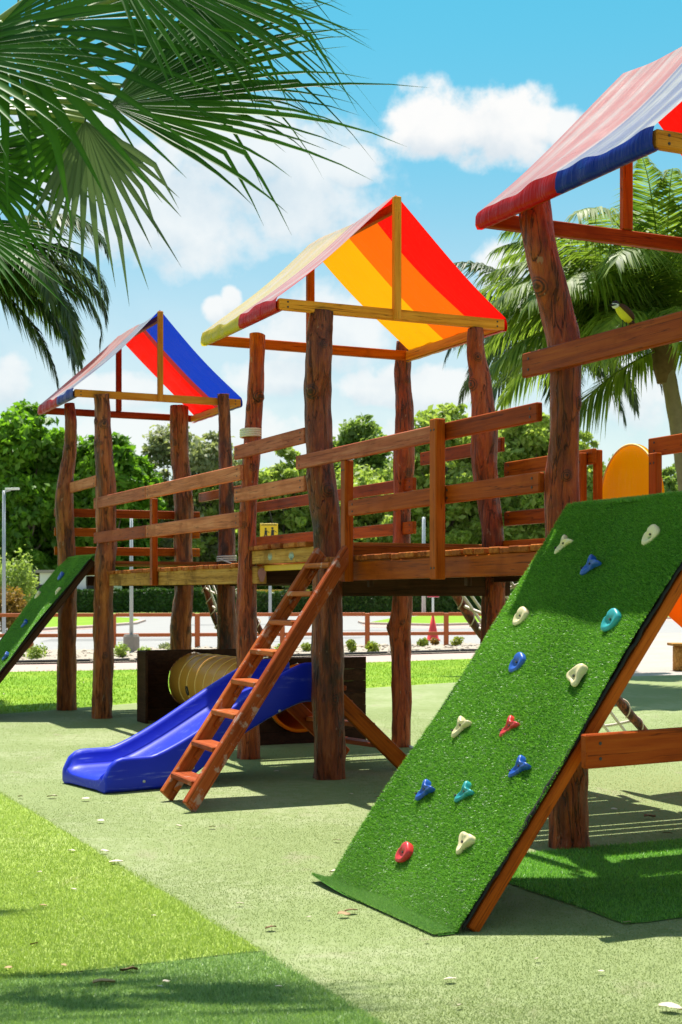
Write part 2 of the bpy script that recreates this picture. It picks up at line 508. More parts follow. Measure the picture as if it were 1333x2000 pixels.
plain('kerb_stone', (0.46, 0.36, 0.31), 0.85, 0.2, 0.2, 4)
ground('path_pink', [(0.3444, 0.246, 0.2132), (0.4264, 0.3116, 0.2706), (0.4756, 0.369, 0.3198)], fine=40, bstr=0.2)
ground('plaza', [(0.3116, 0.2542, 0.2214), (0.3854, 0.3198, 0.2788), (0.451, 0.3854, 0.3362)], fine=25, bstr=0.2, pale=((0.328, 0.3198, 0.3116), 0.7))
ground('bed_soil', [(0.164, 0.123, 0.082), (0.3116, 0.2542, 0.1968), (0.451, 0.3936, 0.328)], fine=14, bstr=0.8)
ground('turf_backing', [(0.0164, 0.0738, 0.00656), (0.0328, 0.123, 0.00984), (0.0574, 0.1722, 0.0164)], fine=200)

# ------------------------------------------------------------------ object helpers
WM = {}


def reg(o, m=None):
    WM[o.name] = m.copy() if m is not None else Matrix.Identity(4)


def link(o, parent=None, mat=None, m=None):
    COL.objects.link(o)
    m = m if m is not None else Matrix.Identity(4)
    if mat:
        if len(o.data.materials) == 0:
            o.data.materials.append(MATS[mat])
        elif o.data.materials[0] != MATS[mat]:
            o.material_slots[0].link = 'OBJECT'
            o.material_slots[0].material = MATS[mat]
    if parent is not None:
        o.parent = parent
        o.matrix_parent_inverse = WM[parent.name].inverted()
    o.matrix_basis = m
    reg(o, m)
    return o


def tag(o, label=None, cat=None, group=None, kind=None):
    if label:
        o['label'] = label
    if cat:
        o['category'] = cat
    if group:
        o['group'] = group
    if kind:
        o['kind'] = kind
    return o


def thing(name, label, cat, loc, group=None):
    o = bpy.data.objects.new(name, None)
    o.empty_display_size = 0.2
    link(o, m=Matrix.Translation(Vector(loc)))
    return tag(o, label, cat, group)


def npmesh(name, V, F, rnd=None, smooth=False):
    V = np.asarray(V, dtype=np.float32)
    F = np.asarray(F, dtype=np.int32)
    me = bpy.data.meshes.new(name)
    k = F.shape[1]
    me.vertices.add(len(V))
    me.vertices.foreach_set('co', V.ravel())
    me.loops.add(F.size)
    me.loops.foreach_set('vertex_index', F.ravel())
    me.polygons.add(len(F))
    me.polygons.foreach_set('loop_start', np.arange(0, F.size, k, dtype=np.int32))
    if smooth:
        me.polygons.foreach_set('use_smooth', np.ones(len(F), dtype=bool))
    if rnd is not None:
        a = me.attributes.new('rnd', 'FLOAT', 'POINT')
        a.data.foreach_set('value', np.asarray(rnd, dtype=np.float32))
    me.update()
    me.validate()
    return me


def pymesh(name, V, F, smooth=False):
    me = bpy.data.meshes.new(name)
    me.from_pydata([tuple(v) for v in V], [], F)
    if smooth:
        me.polygons.foreach_set('use_smooth', [True] * len(me.polygons))
    me.update()
    return me


def part(name, me, mat, parent, m=None, label=None):
    o = bpy.data.objects.new(name, me)
    link(o, parent, mat, m)
    if label:
        o['label'] = label
    return o


BOXC = {}


def boxmesh(L, t, h, bev=0.006):
    key = (round(L, 3), round(t, 3), round(h, 3), bev)
    if key in BOXC:
        return BOXC[key]
    bm = bmesh.new()
    bmesh.ops.create_cube(bm, size=1.0)
    for v in bm.verts:
        v.co = Vector((v.co.x * key[0], v.co.y * key[1], v.co.z * key[2]))
    if bev:
        bmesh.ops.bevel(bm, geom=list(bm.edges), offset=min(bev, 0.3 * min(key[:3])), segments=1, affect='EDGES')
    me = bpy.data.meshes.new('board')
    bm.to_mesh(me)
    bm.free()
    BOXC[key] = me
    return me


def frame(p0, p1, up=ZX):
    x = (p1 - p0).normalized()
    y = up.cross(x)
    if y.length < 1e-4:
        y = Vector((1, 0, 0)).cross(x)
    y.normalize()
    z = x.cross(y)
    m = Matrix((x, y, z)).transposed().to_4x4()
    m.translation = (p0 + p1) / 2
    return m


def board(name, parent, p0, p1, h, t, mat, up=ZX, bev=0.006, label=None):
    p0, p1 = Vector(p0), Vector(p1)
    me0 = boxmesh((p1 - p0).length, t, h, bev)
    o = bpy.data.objects.new(name, me0)
    if len(me0.materials) == 0:
        me0.materials.append(MATS[mat])
    link(o, parent, mat, frame(p0, p1, up))
    if label:
        o['label'] = label
    if name in ('rail', 'rail_post', 'brace', 'front_beam'):
        screws(o)
    return o


_sv = [Vector((0.0075 * math.cos(k * math.pi / 4), y_, 0.0075 * math.sin(k * math.pi / 4))) for y_ in (-0.002, 0.0025) for k in range(8)]
SCREW = bpy.data.meshes.new('screw')
SCREW.from_pydata([tuple(v) for v in _sv], [], [tuple(reversed(range(8))), tuple(range(8, 16))] + [(k, (k + 1) % 8, 8 + (k + 1) % 8, 8 + k) for k in range(8)])
SCREW.materials.append(MATS['sign_black'])


def screws(o, ends=(0, 1), inset=0.07, face=-1):
    """two screw heads at each end of a board, on its camera side"""
    L = max(v.co.x for v in o.data.vertices)
    t_ = max(v.co.y for v in o.data.vertices)
    h_ = max(v.co.z for v in o.data.vertices)
    m = WM[o.name]
    if (m.to_3x3() @ Vector((0, 1, 0))).y > 0:
        face = -1
    else:
        face = 1
    for e in ends:
        for z in (-0.5, 0.5):
            sc_ = bpy.data.objects.new('screw', SCREW)
            x_ = (L - inset) * (1 if e else -1)
            link(sc_, o, None, m @ Matrix.Translation((x_, face * (t_ + 0.0005), z * h_ * 0.9)))
    return o


def hashn(i, j, s=0.0):
    return math.sin(i * 12.9898 + j * 78.233 + s * 37.719) * 43758.5453 % 1.0


def tube_geo(path, rad, seg=10, cap=True, wob=0.0, seed=0.0, ref=None):
    """path list of Vectors, rad list of floats -> verts, faces"""
    V, F = [], []
    n = len(path)
    prev = None
    for i in range(n):
        t = (path[min(i + 1, n - 1)] - path[max(i - 1, 0)]).normalized()
        if prev is None:
            a = ref or (Vector((1, 0, 0)) if abs(t.x) < 0.8 else Vector((0, 1, 0)))
        else:
            a = prev
        x = (a - t * a.dot(t)).normalized()
        prev = x
        y = t.cross(x)
        for k in range(seg):
            an = 2 * math.pi * k / seg
            r = rad[i]
            if wob:
                r *= 1 + wob * (math.sin(an * 2 + i * 0.35 + seed) * 0.5 + math.sin(an * 3 - i * 0.8 + seed * 2.1) * 0.35
                                + (hashn(i, k, seed) - 0.5) * 0.5)
            V.append(path[i] + x * (math.cos(an) * r) + y * (math.sin(an) * r))
    for i in range(n - 1):
        for k in range(seg):
            k2 = (k + 1) % seg
            F.append((i * seg + k, i * seg + k2, (i + 1) * seg + k2, (i + 1) * seg + k))
    if cap:
        F.append(tuple(reversed(range(seg))))
        F.append(tuple(range((n - 1) * seg, n * seg)))
    return V, F


def tube(name, parent, path, rad, mat, seg=8, cap=True, smooth=True, wob=0.0, seed=0.0):
    path = [Vector(p) for p in path]
    if not hasattr(rad, '__len__'):
        rad = [rad] * len(path)
    c = path[0].copy()
    V, F = tube_geo([p - c for p in path], rad, seg, cap, wob, seed)
    me = pymesh(name, V, F, smooth)
    return part(name, me, mat, parent, Matrix.Translation(c))


def catmull(pts, n):
    pts = [np.array(p, float) for p in pts]
    P0 = [2 * pts[0] - pts[1]] + pts + [2 * pts[-1] - pts[-2]]
    out = []
    m = len(pts) - 1
    for k in range(n):
        s = k / (n - 1) * m
        i = min(int(s), m - 1)
        t = s - i
        a, b, c, d = P0[i], P0[i + 1], P0[i + 2], P0[i + 3]
        out.append(0.5 * ((2 * b) + (-a + c) * t + (2 * a - 5 * b + 4 * c - d) * t * t + (-a + 3 * b - 3 * c + d) * t ** 3))
    return out


def sheet(name, pts, z, mat, label=None, kind='structure'):
    V = [(p[0], p[1], 0) for p in pts]
    me = pymesh(name, V, [tuple(range(len(V)))])
    if me.polygons[0].normal.z < 0:
        me.flip_normals()
    o = bpy.data.objects.new(name, me)
    link(o, None, mat, Matrix.Translation((0, 0, z)))
    tag(o, label, None, None, kind)
    return o


# ------------------------------------------------------------------ setting: ground
sheet('terrain', [(-900, -60), (900, -60), (900, 1500), (-900, 1500)], -0.024, 'terrain', 'green open ground reaching to the horizon')
edge = [G(-400, 1420), G(0, 1395), G(140, 1384), G(280, 1372), G(480, 1358), G(700, 1345), G(920, 1331), G(1150, 1323), G(1333, 1318), G(1800, 1314)]
turf_poly = [(-22, -12), (22, -12)] + [(p.x, p.y) for p in reversed(edge)]
sheet('artificial_turf', turf_poly, 0.0, 'turf_sage', 'pale worn artificial turf under the play set')
sheet('road', [(-70, 36), (70, 36), (90, 101), (-90, 101)], -0.016, 'asphalt', 'grey road beyond the low fence')
sheet('far_pavement', [(-90, 100), (90, 100), (100, 110.5), (-100, 110.5)], -0.012, 'path_pink', 'pink pavement on the far side of the road')


def gp(*pp):
    return [(G(x, y).x, G(x, y).y) for x, y in pp]


sheet('lawn', gp((-500, 1322), (0, 1312), (280, 1307), (560, 1299), (925, 1286), (960, 1288), (955, 1300), (935, 1335),
                 (700, 1352), (280, 1380), (0, 1405), (-500, 1440)), -0.004, 'lawn', 'bright green lawn strip behind the turf')
sheet('path', gp((-500, 1324), (0, 1314), (280, 1309), (560, 1301), (960, 1288), (1000, 1282), (1000, 1272), (560, 1283), (280, 1291), (0, 1296), (-500, 1304)),
      -0.0085, 'path_pink', 'pink paved footpath behind the lawn')
sheet('plaza', gp((930, 1336), (955, 1300), (970, 1262), (985, 1236), (2600, 1236), (3600, 1312), (1800, 1325), (1333, 1326), (1150, 1331)),
      -0.010, 'plaza', 'pale paved plaza right of the lawn')
sheet('planting_bed', gp((-500, 1306), (0, 1298), (280, 1293), (560, 1285), (1000, 1272), (1000, 1258), (560, 1264), (280, 1268), (0, 1274), (-500, 1282)),
      0.02, 'bed_soil', 'stony planting bed along the low fence')
sheet('grass_island', gp((60, 1232), (170, 1226), (262, 1219), (278, 1213), (255, 1208), (150, 1205), (40, 1207)), 0.06, 'lawn', 'grass island in the road on the left')
sheet('grass_island', gp((715, 1219), (760, 1210), (860, 1201), (1010, 1196), (1030, 1207), (960, 1219), (850, 1222)), 0.06, 'lawn', 'grass island in the road behind the traffic cone')
sheet('grass_island', gp((1255, 1207), (1275, 1192), (1330, 1178), (1600, 1180), (1600, 1208)), 0.06, 'lawn', 'grass island beyond the plaza on the right')

for lab, near in (('left grass island', ((20, 1236), (60, 1232), (170, 1226), (262, 1219), (280, 1213))),
                  ('grass island behind the traffic cone', ((1000, 1215), (960, 1219), (850, 1222), (715, 1219), (705, 1216))),
                  ('grass island beyond the plaza', ((1250, 1208), (1400, 1209), (1600, 1209)))):
    q = [G(x, y) for x, y in near]
    for k in range(len(q) - 1):
        a, b = q[k], q[k + 1]
        o = board('kerb', None, Vector((a.x, a.y, 0.03)), Vector((b.x, b.y, 0.03)), 0.14, 0.30, 'kerb_stone', bev=0.02)
        tag(o, 'pale pink kerb stretch along the ' + lab, None, None, 'structure')
    wide = [(p.x, p.y) for p in q] + [(p.x, p.y - (p.y * p.y / 3889.0) * 5.0) for p in reversed(q)]
    sheet('path', wide, -0.010, 'path_pink', 'pink paved border along the ' + lab)
for k, (x0, x1, y0, y1) in enumerate(((80, 330, 1252, 1246), (540, 700, 1248, 1243), (330, 520, 1222, 1218), (600, 940, 1232, 1229))):
    sheet('road_patch', gp((x0, y0), (x1, y0 - 2), (x1 + 14, y1), (x0 + 20, y1 + 1)), -0.0135, 'asphalt_patch', ['darker', 'narrow', 'far', 'long'][k] + ' repair patch in the road surface')

# turf patches (coloured rectangles of artificial grass)


def turf_patch(name, uvs, z, mat, label):
    pts = []
    n = len(uvs)
    for i in range(n):
        a, b = uvs[i], uvs[(i + 1) % n]
        m = max(2, int(math.hypot(b[0] - a[0], b[1] - a[1]) / 0.12))
        for k in range(m):
            t = k / m
            j = 0.009
            q = 0.005 * math.sin(3.3 * (a[0] + (b[0] - a[0]) * t) + 2.1 * (a[1] + (b[1] - a[1]) * t)) + 0.004 * math.sin(7.9 * (a[1] + (b[1] - a[1]) * t))
            pts.append((a[0] + (b[0] - a[0]) * t + q + random.uniform(-j, j), a[1] + (b[1] - a[1]) * t + q * 0.6 + random.uniform(-j, j)))
    pw = [W(u, v) for u, v in pts]
    sheet(name, [(p.x, p.y) for p in pw], z, mat, label)


turf_patch('turf_patch', [(-2.44, -4.72), (-2.44, 3.2), (-9, 3.2), (-9, -4.72)], 0.006, 'turf_lime', 'lime green turf patch at the left')
turf_patch('turf_patch', [(-2.44, -12), (-2.44, -4.735), (-9, -4.735), (-9, -12)], 0.005, 'turf_green', 'darker green turf patch at the near left corner')
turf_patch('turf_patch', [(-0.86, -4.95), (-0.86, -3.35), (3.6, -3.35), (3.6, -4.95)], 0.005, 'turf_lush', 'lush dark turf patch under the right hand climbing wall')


# turf blades
def blades(name, pts, h0, h1, w, lean, mat, label, up=None, rbias=1.0):
    n = len(pts)
    pts = np.asarray(pts, dtype=np.float64)
    a = rng.uniform(0, 2 * np.pi, n)
    l = rng.uniform(0.2, 1.0, n) * lean
    h = rng.uniform(h0, h1, n)
    b = rng.uniform(0, 2 * np.pi, n)
    if up is None:
        e1, e2, e3 = np.array([1., 0, 0]), np.array([0, 1., 0]), np.array([0, 0, 1.])
    else:
        e1, e2, e3 = [np.array(v) for v in up]
    side = (np.cos(b)[:, None] * e1 + np.sin(b)[:, None] * e2) * (w * 0.5)
    tip = pts + e3 * (h * np.cos(l))[:, None] + (np.cos(a)[:, None] * e1 + np.sin(a)[:, None] * e2) * (h * np.sin(l))[:, None]
    V = np.empty((n, 3, 3))
    V[:, 0] = pts - side
    V[:, 1] = pts + side
    V[:, 2] = tip
    r = np.repeat(rng.random(n) ** rbias, 3)
    F = np.arange(n * 3).reshape(-1, 3)
    me = npmesh(name, V.reshape(-1, 3), F, r)
    return me


def uv_of(x, y):
    rx, ry = x - A0.x, y - A0.y
    return rx * UX.x + ry * UX.y, rx * VX.x + ry * VX.y


N = 900000
dd = 4.3 + (17.5 - 4.3) * rng.random(N) ** 1.6
xx = (rng.random(N) - 0.5) * 0.56 * dd
uu, vv = uv_of(xx, dd)
ej = rng.normal(0, 0.008, N) - 0.014
uu0 = uu
uu = uu + ej
lime = (uu < -2.445) & (vv > -4.725)
green = (uu < -2.445) & (vv < -4.73)
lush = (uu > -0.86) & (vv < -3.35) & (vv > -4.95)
sage = ~(lime | green | lush)
for nm, mask, h0, h1, w, ln, mt, lb, z in [
        ('turf_blades', sage, 0.004, 0.009, 0.0030, 1.3, 'blade_sage', 'short pale blades of the worn turf', 0.0),
        ('turf_blades', lime, 0.010, 0.020, 0.0032, 1.0, 'blade_lime', 'lime green blades of the left turf patch', 0.006),
        ('turf_blades', green, 0.010, 0.020, 0.0032, 1.0, 'blade_green', 'green blades of the near turf patch', 0.005),
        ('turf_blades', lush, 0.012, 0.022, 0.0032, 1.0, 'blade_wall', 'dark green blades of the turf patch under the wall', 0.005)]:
    k = mask.sum()
    pts = np.stack([xx[mask], dd[mask], np.full(k, z)], 1)
    if nm == 'turf_blades' and mt == 'blade_sage':
        dn = 0.62 + 0.30 * np.sin(1.7 * pts[:, 0] + 0.9 * pts[:, 1]) * np.sin(2.3 * pts[:, 1] - 1.1 * pts[:, 0] + 1.0)
        pts = pts[rng.random(k) < dn]
    o = part(nm, blades(nm, pts, h0, h1, w, ln, mt, lb), mt, None)
    tag(o, lb, 'turf', None, 'stuff')

# lawn blades
NL = 90000
ld = 16 + 15 * rng.random(NL)
lx = (rng.random(NL) - 0.5) * 0.6 * ld
lpx = CX + lx * FPX / ld
lpy = HORY + CAMH * FPX / ld
near_edge = np.interp(lpx, [-400, 0, 280, 480, 700, 920, 960], [1420, 1394, 1371, 1357, 1344, 1331, 1329])
far_edge = np.interp(lpx, [-500, 0, 280, 560, 925], [1322, 1312, 1307, 1299, 1287])
lm = (lpy < near_edge) & (lpy > far_edge) & (lpx < 940)
o = part('lawn_blades', blades('lawn_blades', np.stack([lx[lm], ld[lm], np.full(lm.sum(), -0.004)], 1), 0.02, 0.045, 0.010, 1.0, '', ''), 'blade_lawn', None)
tag(o, 'bright green grass blades of the lawn strip', 'grass', None, 'stuff')

# ------------------------------------------------------------------ logs


def log_post(parent, d, trace, mat='log_red', seed=0.0, knots=(), name='post', tilt=0.0):
    """trace: (centre px, py, half width px) from the top down, standing at depth d"""
    rows = [((px - CX) * d / FPX, CAMH + (HORY - py) * d / FPX, hw * d / FPX) for px, py, hw in trace]
    if rows[-1][1] > -0.06:
        rows.append((rows[-1][0], -0.08, rows[-1][2] * 1.02))
    sm = catmull(rows, 110)
    path = [Vector((r[0], d + 0.025 * math.sin(i * 0.18 + seed), r[1])) for i, r in enumerate(sm)]
    rad = [max(0.03, r[2]) for r in sm]
    base = path[-1].copy()
    seg = 36
    V, F = tube_geo([p - base for p in path], rad, seg, True, 0.0, seed, Vector((1, 0, 0)))
    for i in range(len(path)):
        for k in range(seg):
            v = V[i * seg + k]
            c = path[i] - base
            o_ = v - c
            q = Vector((o_.x * 9, o_.y * 9, v.z * 1.6)) + Vector((seed * 7, 0, 0))
            f = 0.17 * mnoise.noise(q) + 0.10 * mnoise.noise(Vector((o_.x * 26, o_.y * 26, v.z * 3.2)) + Vector((0, seed * 5, 0))) + 0.07 * mnoise.noise(Vector((o_.x * 16, o_.y * 16, v.z * 9)))
            V[i * seg + k] = c + o_ * (1 + f)
    kat = [0.0] * len(V)
    rk = random.Random(int(seed * 100))
    ztop = path[0].z
    kl = [(z, a, 0.085, 0.026) for z, a in knots] + [(rk.uniform(0.3, ztop - 0.2), -math.pi / 2 + rk.uniform(-1.3, 1.3), rk.uniform(0.035, 0.07), rk.uniform(0.008, 0.02)) for _ in range(7)]
    for (kz, ka, kr, kh) in kl:
        for vi, v in enumerate(V):
            zz = v.z + base.z
            if abs(zz - kz) > kr:
                continue
            i = min(vi // seg, len(path) - 1)
            c = path[i] - base
            an = math.atan2(v.y - c.y, v.x - c.x)
            da = (an - ka + math.pi) % (2 * math.pi) - math.pi
            dist = math.hypot(da * rad[i], zz - kz)
            if dist < kr:
                f = 0.5 + 0.5 * math.cos(math.pi * dist / kr)
                v.x += math.cos(an) * kh * f
                v.y += math.sin(an) * kh * f
                kat[vi] = max(kat[vi], f)
    me = pymesh(name, V, F, True)
    at = me.attributes.new('knot', 'FLOAT', 'POINT')
    at.data.foreach_set('value', kat)
    return part(name, me, mat, parent, Matrix.Translation(base))


def log_uv(parent, u, v, ztop, r, mat, seed):
    p = W(u, v)
    path = [Vector((p.x + 0.04 * math.sin(i * 0.4 + seed), p.y + 0.04 * math.cos(i * 0.37 + seed), ztop - (ztop + 0.08) * i / 20)) for i in range(21)]
    rad = [r * (0.85 + 0.2 * i / 20) for i in range(21)]
    base = path[-1].copy()
    V, F = tube_geo([q - base for q in path], rad, 16, True, 0.05, seed)
    return part('post', pymesh('post', V, F, True), mat, parent, Matrix.Translation(base))


def rope_coil(parent, c, r, turns, pitch, rr, mat='rope_white', name='rope_wrap'):
    path = []
    n = int(turns * 18)
    for i in range(n + 1):
        a = 2 * math.pi * i / 18
        path.append(Vector((c.x + r * math.cos(a), c.y + r * math.sin(a), c.z + pitch * i / 18)))
    return tube(name, parent, path, rr, mat, 6)


# ------------------------------------------------------------------ canopies
def canopy(tower, u0, u1, v0, v1, zb, zr, left, right, seed):
    """left/right: lists of (fraction0, fraction1, material, colour word) along v from the front"""
    um = (u0 + u1) / 2
    nu, nv = 18, 60

    def sag(s, t):
        # s 0 ridge .. 1 eave, t 0..1 along v
        a = -0.05 * math.sin(math.pi * s) * (0.6 + 0.4 * math.sin(math.pi * t)) - 0.022 * math.sin(math.pi * t) * (1 - s)
        a += 0.010 * math.sin(9 * t + 5 * s + seed) + 0.006 * math.sin(23 * t + seed + 2 * s) * (0.3 + s) + 0.004 * math.sin(41 * t + 3 * seed) * s * s
        return a
    for side, lst in ((-1, left), (1, right)):
        for (f0, f1, mat, word) in lst:
            V, F = [], []
            m = max(3, int(nv * (f1 - f0)) + 1)
            rows, hems = [], []
            for j in range(m):
                t = f0 + (f1 - f0) * j / (m - 1)
                v = v0 + (v1 - v0) * t
                row = []
                for i in range(nu):
                    s = i / (nu - 1)
                    uu_ = um + side * (u1 - u0) / 2 * s
                    z = zr + (zb + 0.055 - zr) * s + sag(s, t)
                    row.append(W(uu_, v, z))
                rows.append(row)
                ue = um + side * ((u1 - u0) / 2)
                wv = 0.004 * math.sin(31 * t + seed) + 0.003 * math.sin(57 * t + 2 * seed)
                hems.append([row[-1].copy(), W(ue + side * (0.012 + wv * 0.5), v, zb + 0.02), W(ue + side * (0.014 + wv), v, zb - 0.028 + 0.3 * wv),
                             W(ue + side * (0.002 + wv), v, zb - 0.052), W(ue - side * 0.03, v, zb - 0.050)])
            k = len(rows[0])
            c = rows[0][0].copy()
            for row in rows:
                V += [p - c for p in row]
            for j in range(m - 1):
                for i in range(k - 1):
                    q = (j * k + i, j * k + i + 1, (j + 1) * k + i + 1, (j + 1) * k + i)
                    F.append(q)
            me = pymesh('canopy_panel', V, F, True)
            if me.polygons[0].normal.z < 0:
                me.flip_normals()
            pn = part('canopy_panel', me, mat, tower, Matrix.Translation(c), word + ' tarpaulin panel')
            k = len(hems[0])
            V = [p - c for row in hems for p in row]
            F = [(j * k + i, j * k + i + 1, (j + 1) * k + i + 1, (j + 1) * k + i) for j in range(m - 1) for i in range(k - 1)]
            me = pymesh('hem', V, F, True)
            if me.polygons[1].normal.dot(UX * side) < 0:
                me.flip_normals()
            part('hem', me, 'hem_' + mat[5:], pn, Matrix.Translation(c))


def roof_frame(tower, u0, u1, v0, v1, zb, zr, mf, mr):
    b = 0.085
    board('front_beam', tower, W(u0 + 0.01, v0 + 0.02, zb), W(u1 - 0.01, v0 + 0.02, zb), b, 0.05, mf)
    board('rear_beam', tower, W(u0 + 0.03, v1 - 0.03, zb), W(u1 - 0.03, v1 - 0.03, zb), b, 0.05, mr)
    board('eave_beam', tower, W(u0 + 0.035, v0 + 0.05, zb - 0.004), W(u0 + 0.035, v1 - 0.06, zb - 0.004), b - 0.01, 0.05, mr)
    board('eave_beam', tower, W(u1 - 0.035, v0 + 0.05, zb - 0.004), W(u1 - 0.035, v1 - 0.06, zb - 0.004), b - 0.01, 0.05, mf)
    um = (u0 + u1) / 2
    board('king_post', tower, W(um, v0 - 0.012, zb - 0.045), W(um, v0 - 0.012, zr - 0.01), 0.06, 0.055, mf, up=UX)
    board('king_post', tower, W(um, v1 - 0.035, zb + 0.045), W(um, v1 - 0.035, zr - 0.06), 0.07, 0.045, mr, up=UX)
    board('ridge_beam', tower, W(um, v0 + 0.03, zr - 0.09), W(um, v1 - 0.06, zr - 0.09), 0.07, 0.045, mr)


def deck(tower, u0, u1, v0, v1, z, mat='wood_deck', pw=0.115, gap=0.02, jz=0.004, name='plank'):
    v = v0
    n = 0
    while v + pw <= v1 + 0.01:
        dz = random.uniform(-jz, jz)
        du = random.uniform(-0.015, 0.015)
        board(name, tower, W(u0 + du, v + pw / 2, z - 0.019 + dz), W(u1 + du, v + pw / 2, z - 0.019 + random.uniform(-jz, jz)), 0.038, pw, mat)
        v += pw + (gap * 1.25 if random.random() < 0.42 else 0.004)
        n += 1


# ---------------- middle tower
T2 = thing('play_tower', 'middle play tower of logs under a red, orange and yellow canopy', 'play tower', W(0.7, 0.75), 'canopied log towers')
pA = log_post(T2, 10.89, [(629, 606, 23), (625, 660, 26), (622, 720, 25), (621, 755, 27), (622, 800, 25), (625, 900, 26), (634, 980, 28), (640, 1060, 27), (640, 1200, 29), (641, 1350, 31), (643, 1520, 32)], 'log_dark', 1.3, [(2.95, -2.0), (2.2, -1.2)])
pL = log_post(T2, 12.19, [(503, 654, 15), (501, 720, 15), (497, 790, 17), (492, 860, 17), (488, 950, 17), (483, 1060, 18), (482, 1200, 20), (484, 1320, 22), (486, 1481, 22)], 'log_red', 2.9, [(3.1, -1.0)])
pR = log_post(T2, 11.5, [(928, 643, 15), (930, 690, 18), (939, 745, 20), (945, 830, 24), (948, 920, 25), (957, 990, 23), (964, 1060, 22), (964, 1200, 24), (966, 1500, 26)], 'log_red', 4.4, [(3.1, -2.6)])
pB = log_post(T2, 13.2, [(790, 667, 15), (788, 730, 17), (791, 800, 18), (789, 900, 19), (785, 1000, 18), (784, 1100, 18), (786, 1180, 19), (782, 1228, 22), (785, 1300, 19), (784, 1458, 20)], 'log_red', 5.7, [(1.1, 3.1)])
rope_coil(pL, P(490, 855, 12.19), 0.086, 4, 0.018, 0.0105)
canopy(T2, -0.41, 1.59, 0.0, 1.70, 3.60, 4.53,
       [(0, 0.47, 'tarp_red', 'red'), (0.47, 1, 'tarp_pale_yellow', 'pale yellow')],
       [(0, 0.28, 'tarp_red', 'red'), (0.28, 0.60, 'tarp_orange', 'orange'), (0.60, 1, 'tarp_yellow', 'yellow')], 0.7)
roof_frame(T2, -0.41, 1.59, 0.0, 1.70, 3.60, 4.53, 'wood_gold', 'wood_red')
deck(T2, -0.10, 1.55, 0.16, 1.62, 1.82)
board('deck_beam', T2, W(-0.03, -0.02, 1.722), W(-0.03, 1.72, 1.722), 0.115, 0.07, 'wood_old_beam')
board('deck_beam', T2, W(1.47, 0.15, 1.722), W(1.47, 1.60, 1.722), 0.115, 0.07, 'wood_red')
board('riser', T2, W(0.12, 0.125, 1.742), W(1.42, 0.125, 1.742), 0.105, 0.03, 'wood_red')
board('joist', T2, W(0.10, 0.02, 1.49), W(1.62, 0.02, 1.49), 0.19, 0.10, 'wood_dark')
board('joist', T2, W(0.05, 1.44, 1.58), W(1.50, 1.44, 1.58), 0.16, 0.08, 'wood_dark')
board('trim_board', T2, W(0.02, 0.12, 1.632), W(0.02, 1.36, 1.632), 0.05, 0.035, 'paint_yellow')
for z in (2.63, 2.26):
    board('rail', T2, W(-0.14, 0.09, z), W(-0.14, 1.60, z), 0.118, 0.038, 'wood_weathered')
board('rail', T2, W(1.58, 0.02, 2.63), W(1.58, 1.42, 2.63), 0.115, 0.038, 'wood_red')
board('rail', T2, W(1.58, 0.02, 2.26), W(1.58, 1.40, 2.26), 0.115, 0.038, 'wood_red')
# painted palm leaf on the deck beam
V, F = [], []
for (cx, cz, sp, n, L) in [(0.55, 1.68, 1.0, 9, 0.075), (1.0, 1.69, 1.35, 7, 0.07)]:
    for k in range(n):
        a = -sp + 2 * sp * k / (n - 1)
        dv, dz = -math.sin(a) * L * (1.4 - 0.5 * abs(a)), math.cos(a) * L
        i0 = len(V)
        V += [W(-0.0675, cx + 0.006, cz), W(-0.0675, cx - 0.006, cz), W(-0.0675, cx + dv * 0.7 - 0.008, cz + dz * 0.62), W(-0.0675, cx + dv, cz + dz), W(-0.0675, cx + dv * 0.7 + 0.008, cz + dz * 0.62)]
        F.append((i0, i0 + 1, i0 + 2, i0 + 3, i0 + 4))
part('painted_leaf', pymesh('painted_leaf', V, F), 'leaf_paint', T2, None, 'pale painted palm leaf on the deck beam')

# ---------------- far tower
T1 = thing('play_tower', 'farthest play tower of logs under a blue and red canopy, at the left', 'play tower', W(0.7, 6.7), 'canopied log towers')
q1 = log_post(T1, 16.27, [(199, 769, 15), (201, 820, 16), (204, 880, 17), (207, 950, 19), (208, 1050, 20), (207, 1090, 20), (204, 1150, 18), (200, 1230, 19), (202, 1300, 20), (200, 1402, 21)], 'log_brown', 0.4, [(3.35, -1.3)])
q2 = log_post(T1, 17.4, [(136, 789, 10), (140, 830, 12), (137, 880, 13), (129, 935, 15), (128, 1000, 17), (130, 1100, 17), (132, 1200, 18), (129, 1386, 19)], 'log_brown', 2.2)
q3 = log_post(T1, 18.2, [(350, 795, 17), (351, 850, 17), (354, 920, 18), (360, 1000, 19), (357, 1060, 17), (360, 1150, 18), (353, 1230, 20), (355, 1377, 20)], 'log_brown', 3.6)
q4 = log_post(T1, 16.9, [(437, 770, 11), (439, 850, 12), (441, 900, 13), (443, 1000, 15), (443, 1080, 17), (443, 1150, 18), (443, 1250, 18), (444, 1393, 19)], 'log_dark', 5.1)
rope_coil(q4, P(443, 1098, 16.9), 0.112, 3, 0.024, 0.010)
tube('rope_end', q4, [P(430, 1092, 16.75), P(452, 1100, 16.7), P(470, 1120, 16.72), P(478, 1136, 16.75)], 0.010, 'rope_white', 5)
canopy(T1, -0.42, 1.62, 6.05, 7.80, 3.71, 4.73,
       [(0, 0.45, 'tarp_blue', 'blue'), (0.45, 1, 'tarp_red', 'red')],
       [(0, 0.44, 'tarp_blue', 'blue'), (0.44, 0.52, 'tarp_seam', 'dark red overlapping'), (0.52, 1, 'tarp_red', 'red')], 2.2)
roof_frame(T1, -0.42, 1.62, 6.05, 7.80, 3.71, 4.73, 'wood_gold', 'wood_red')
deck(T1, -0.10, 1.55, 6.02, 7.45, 1.80)
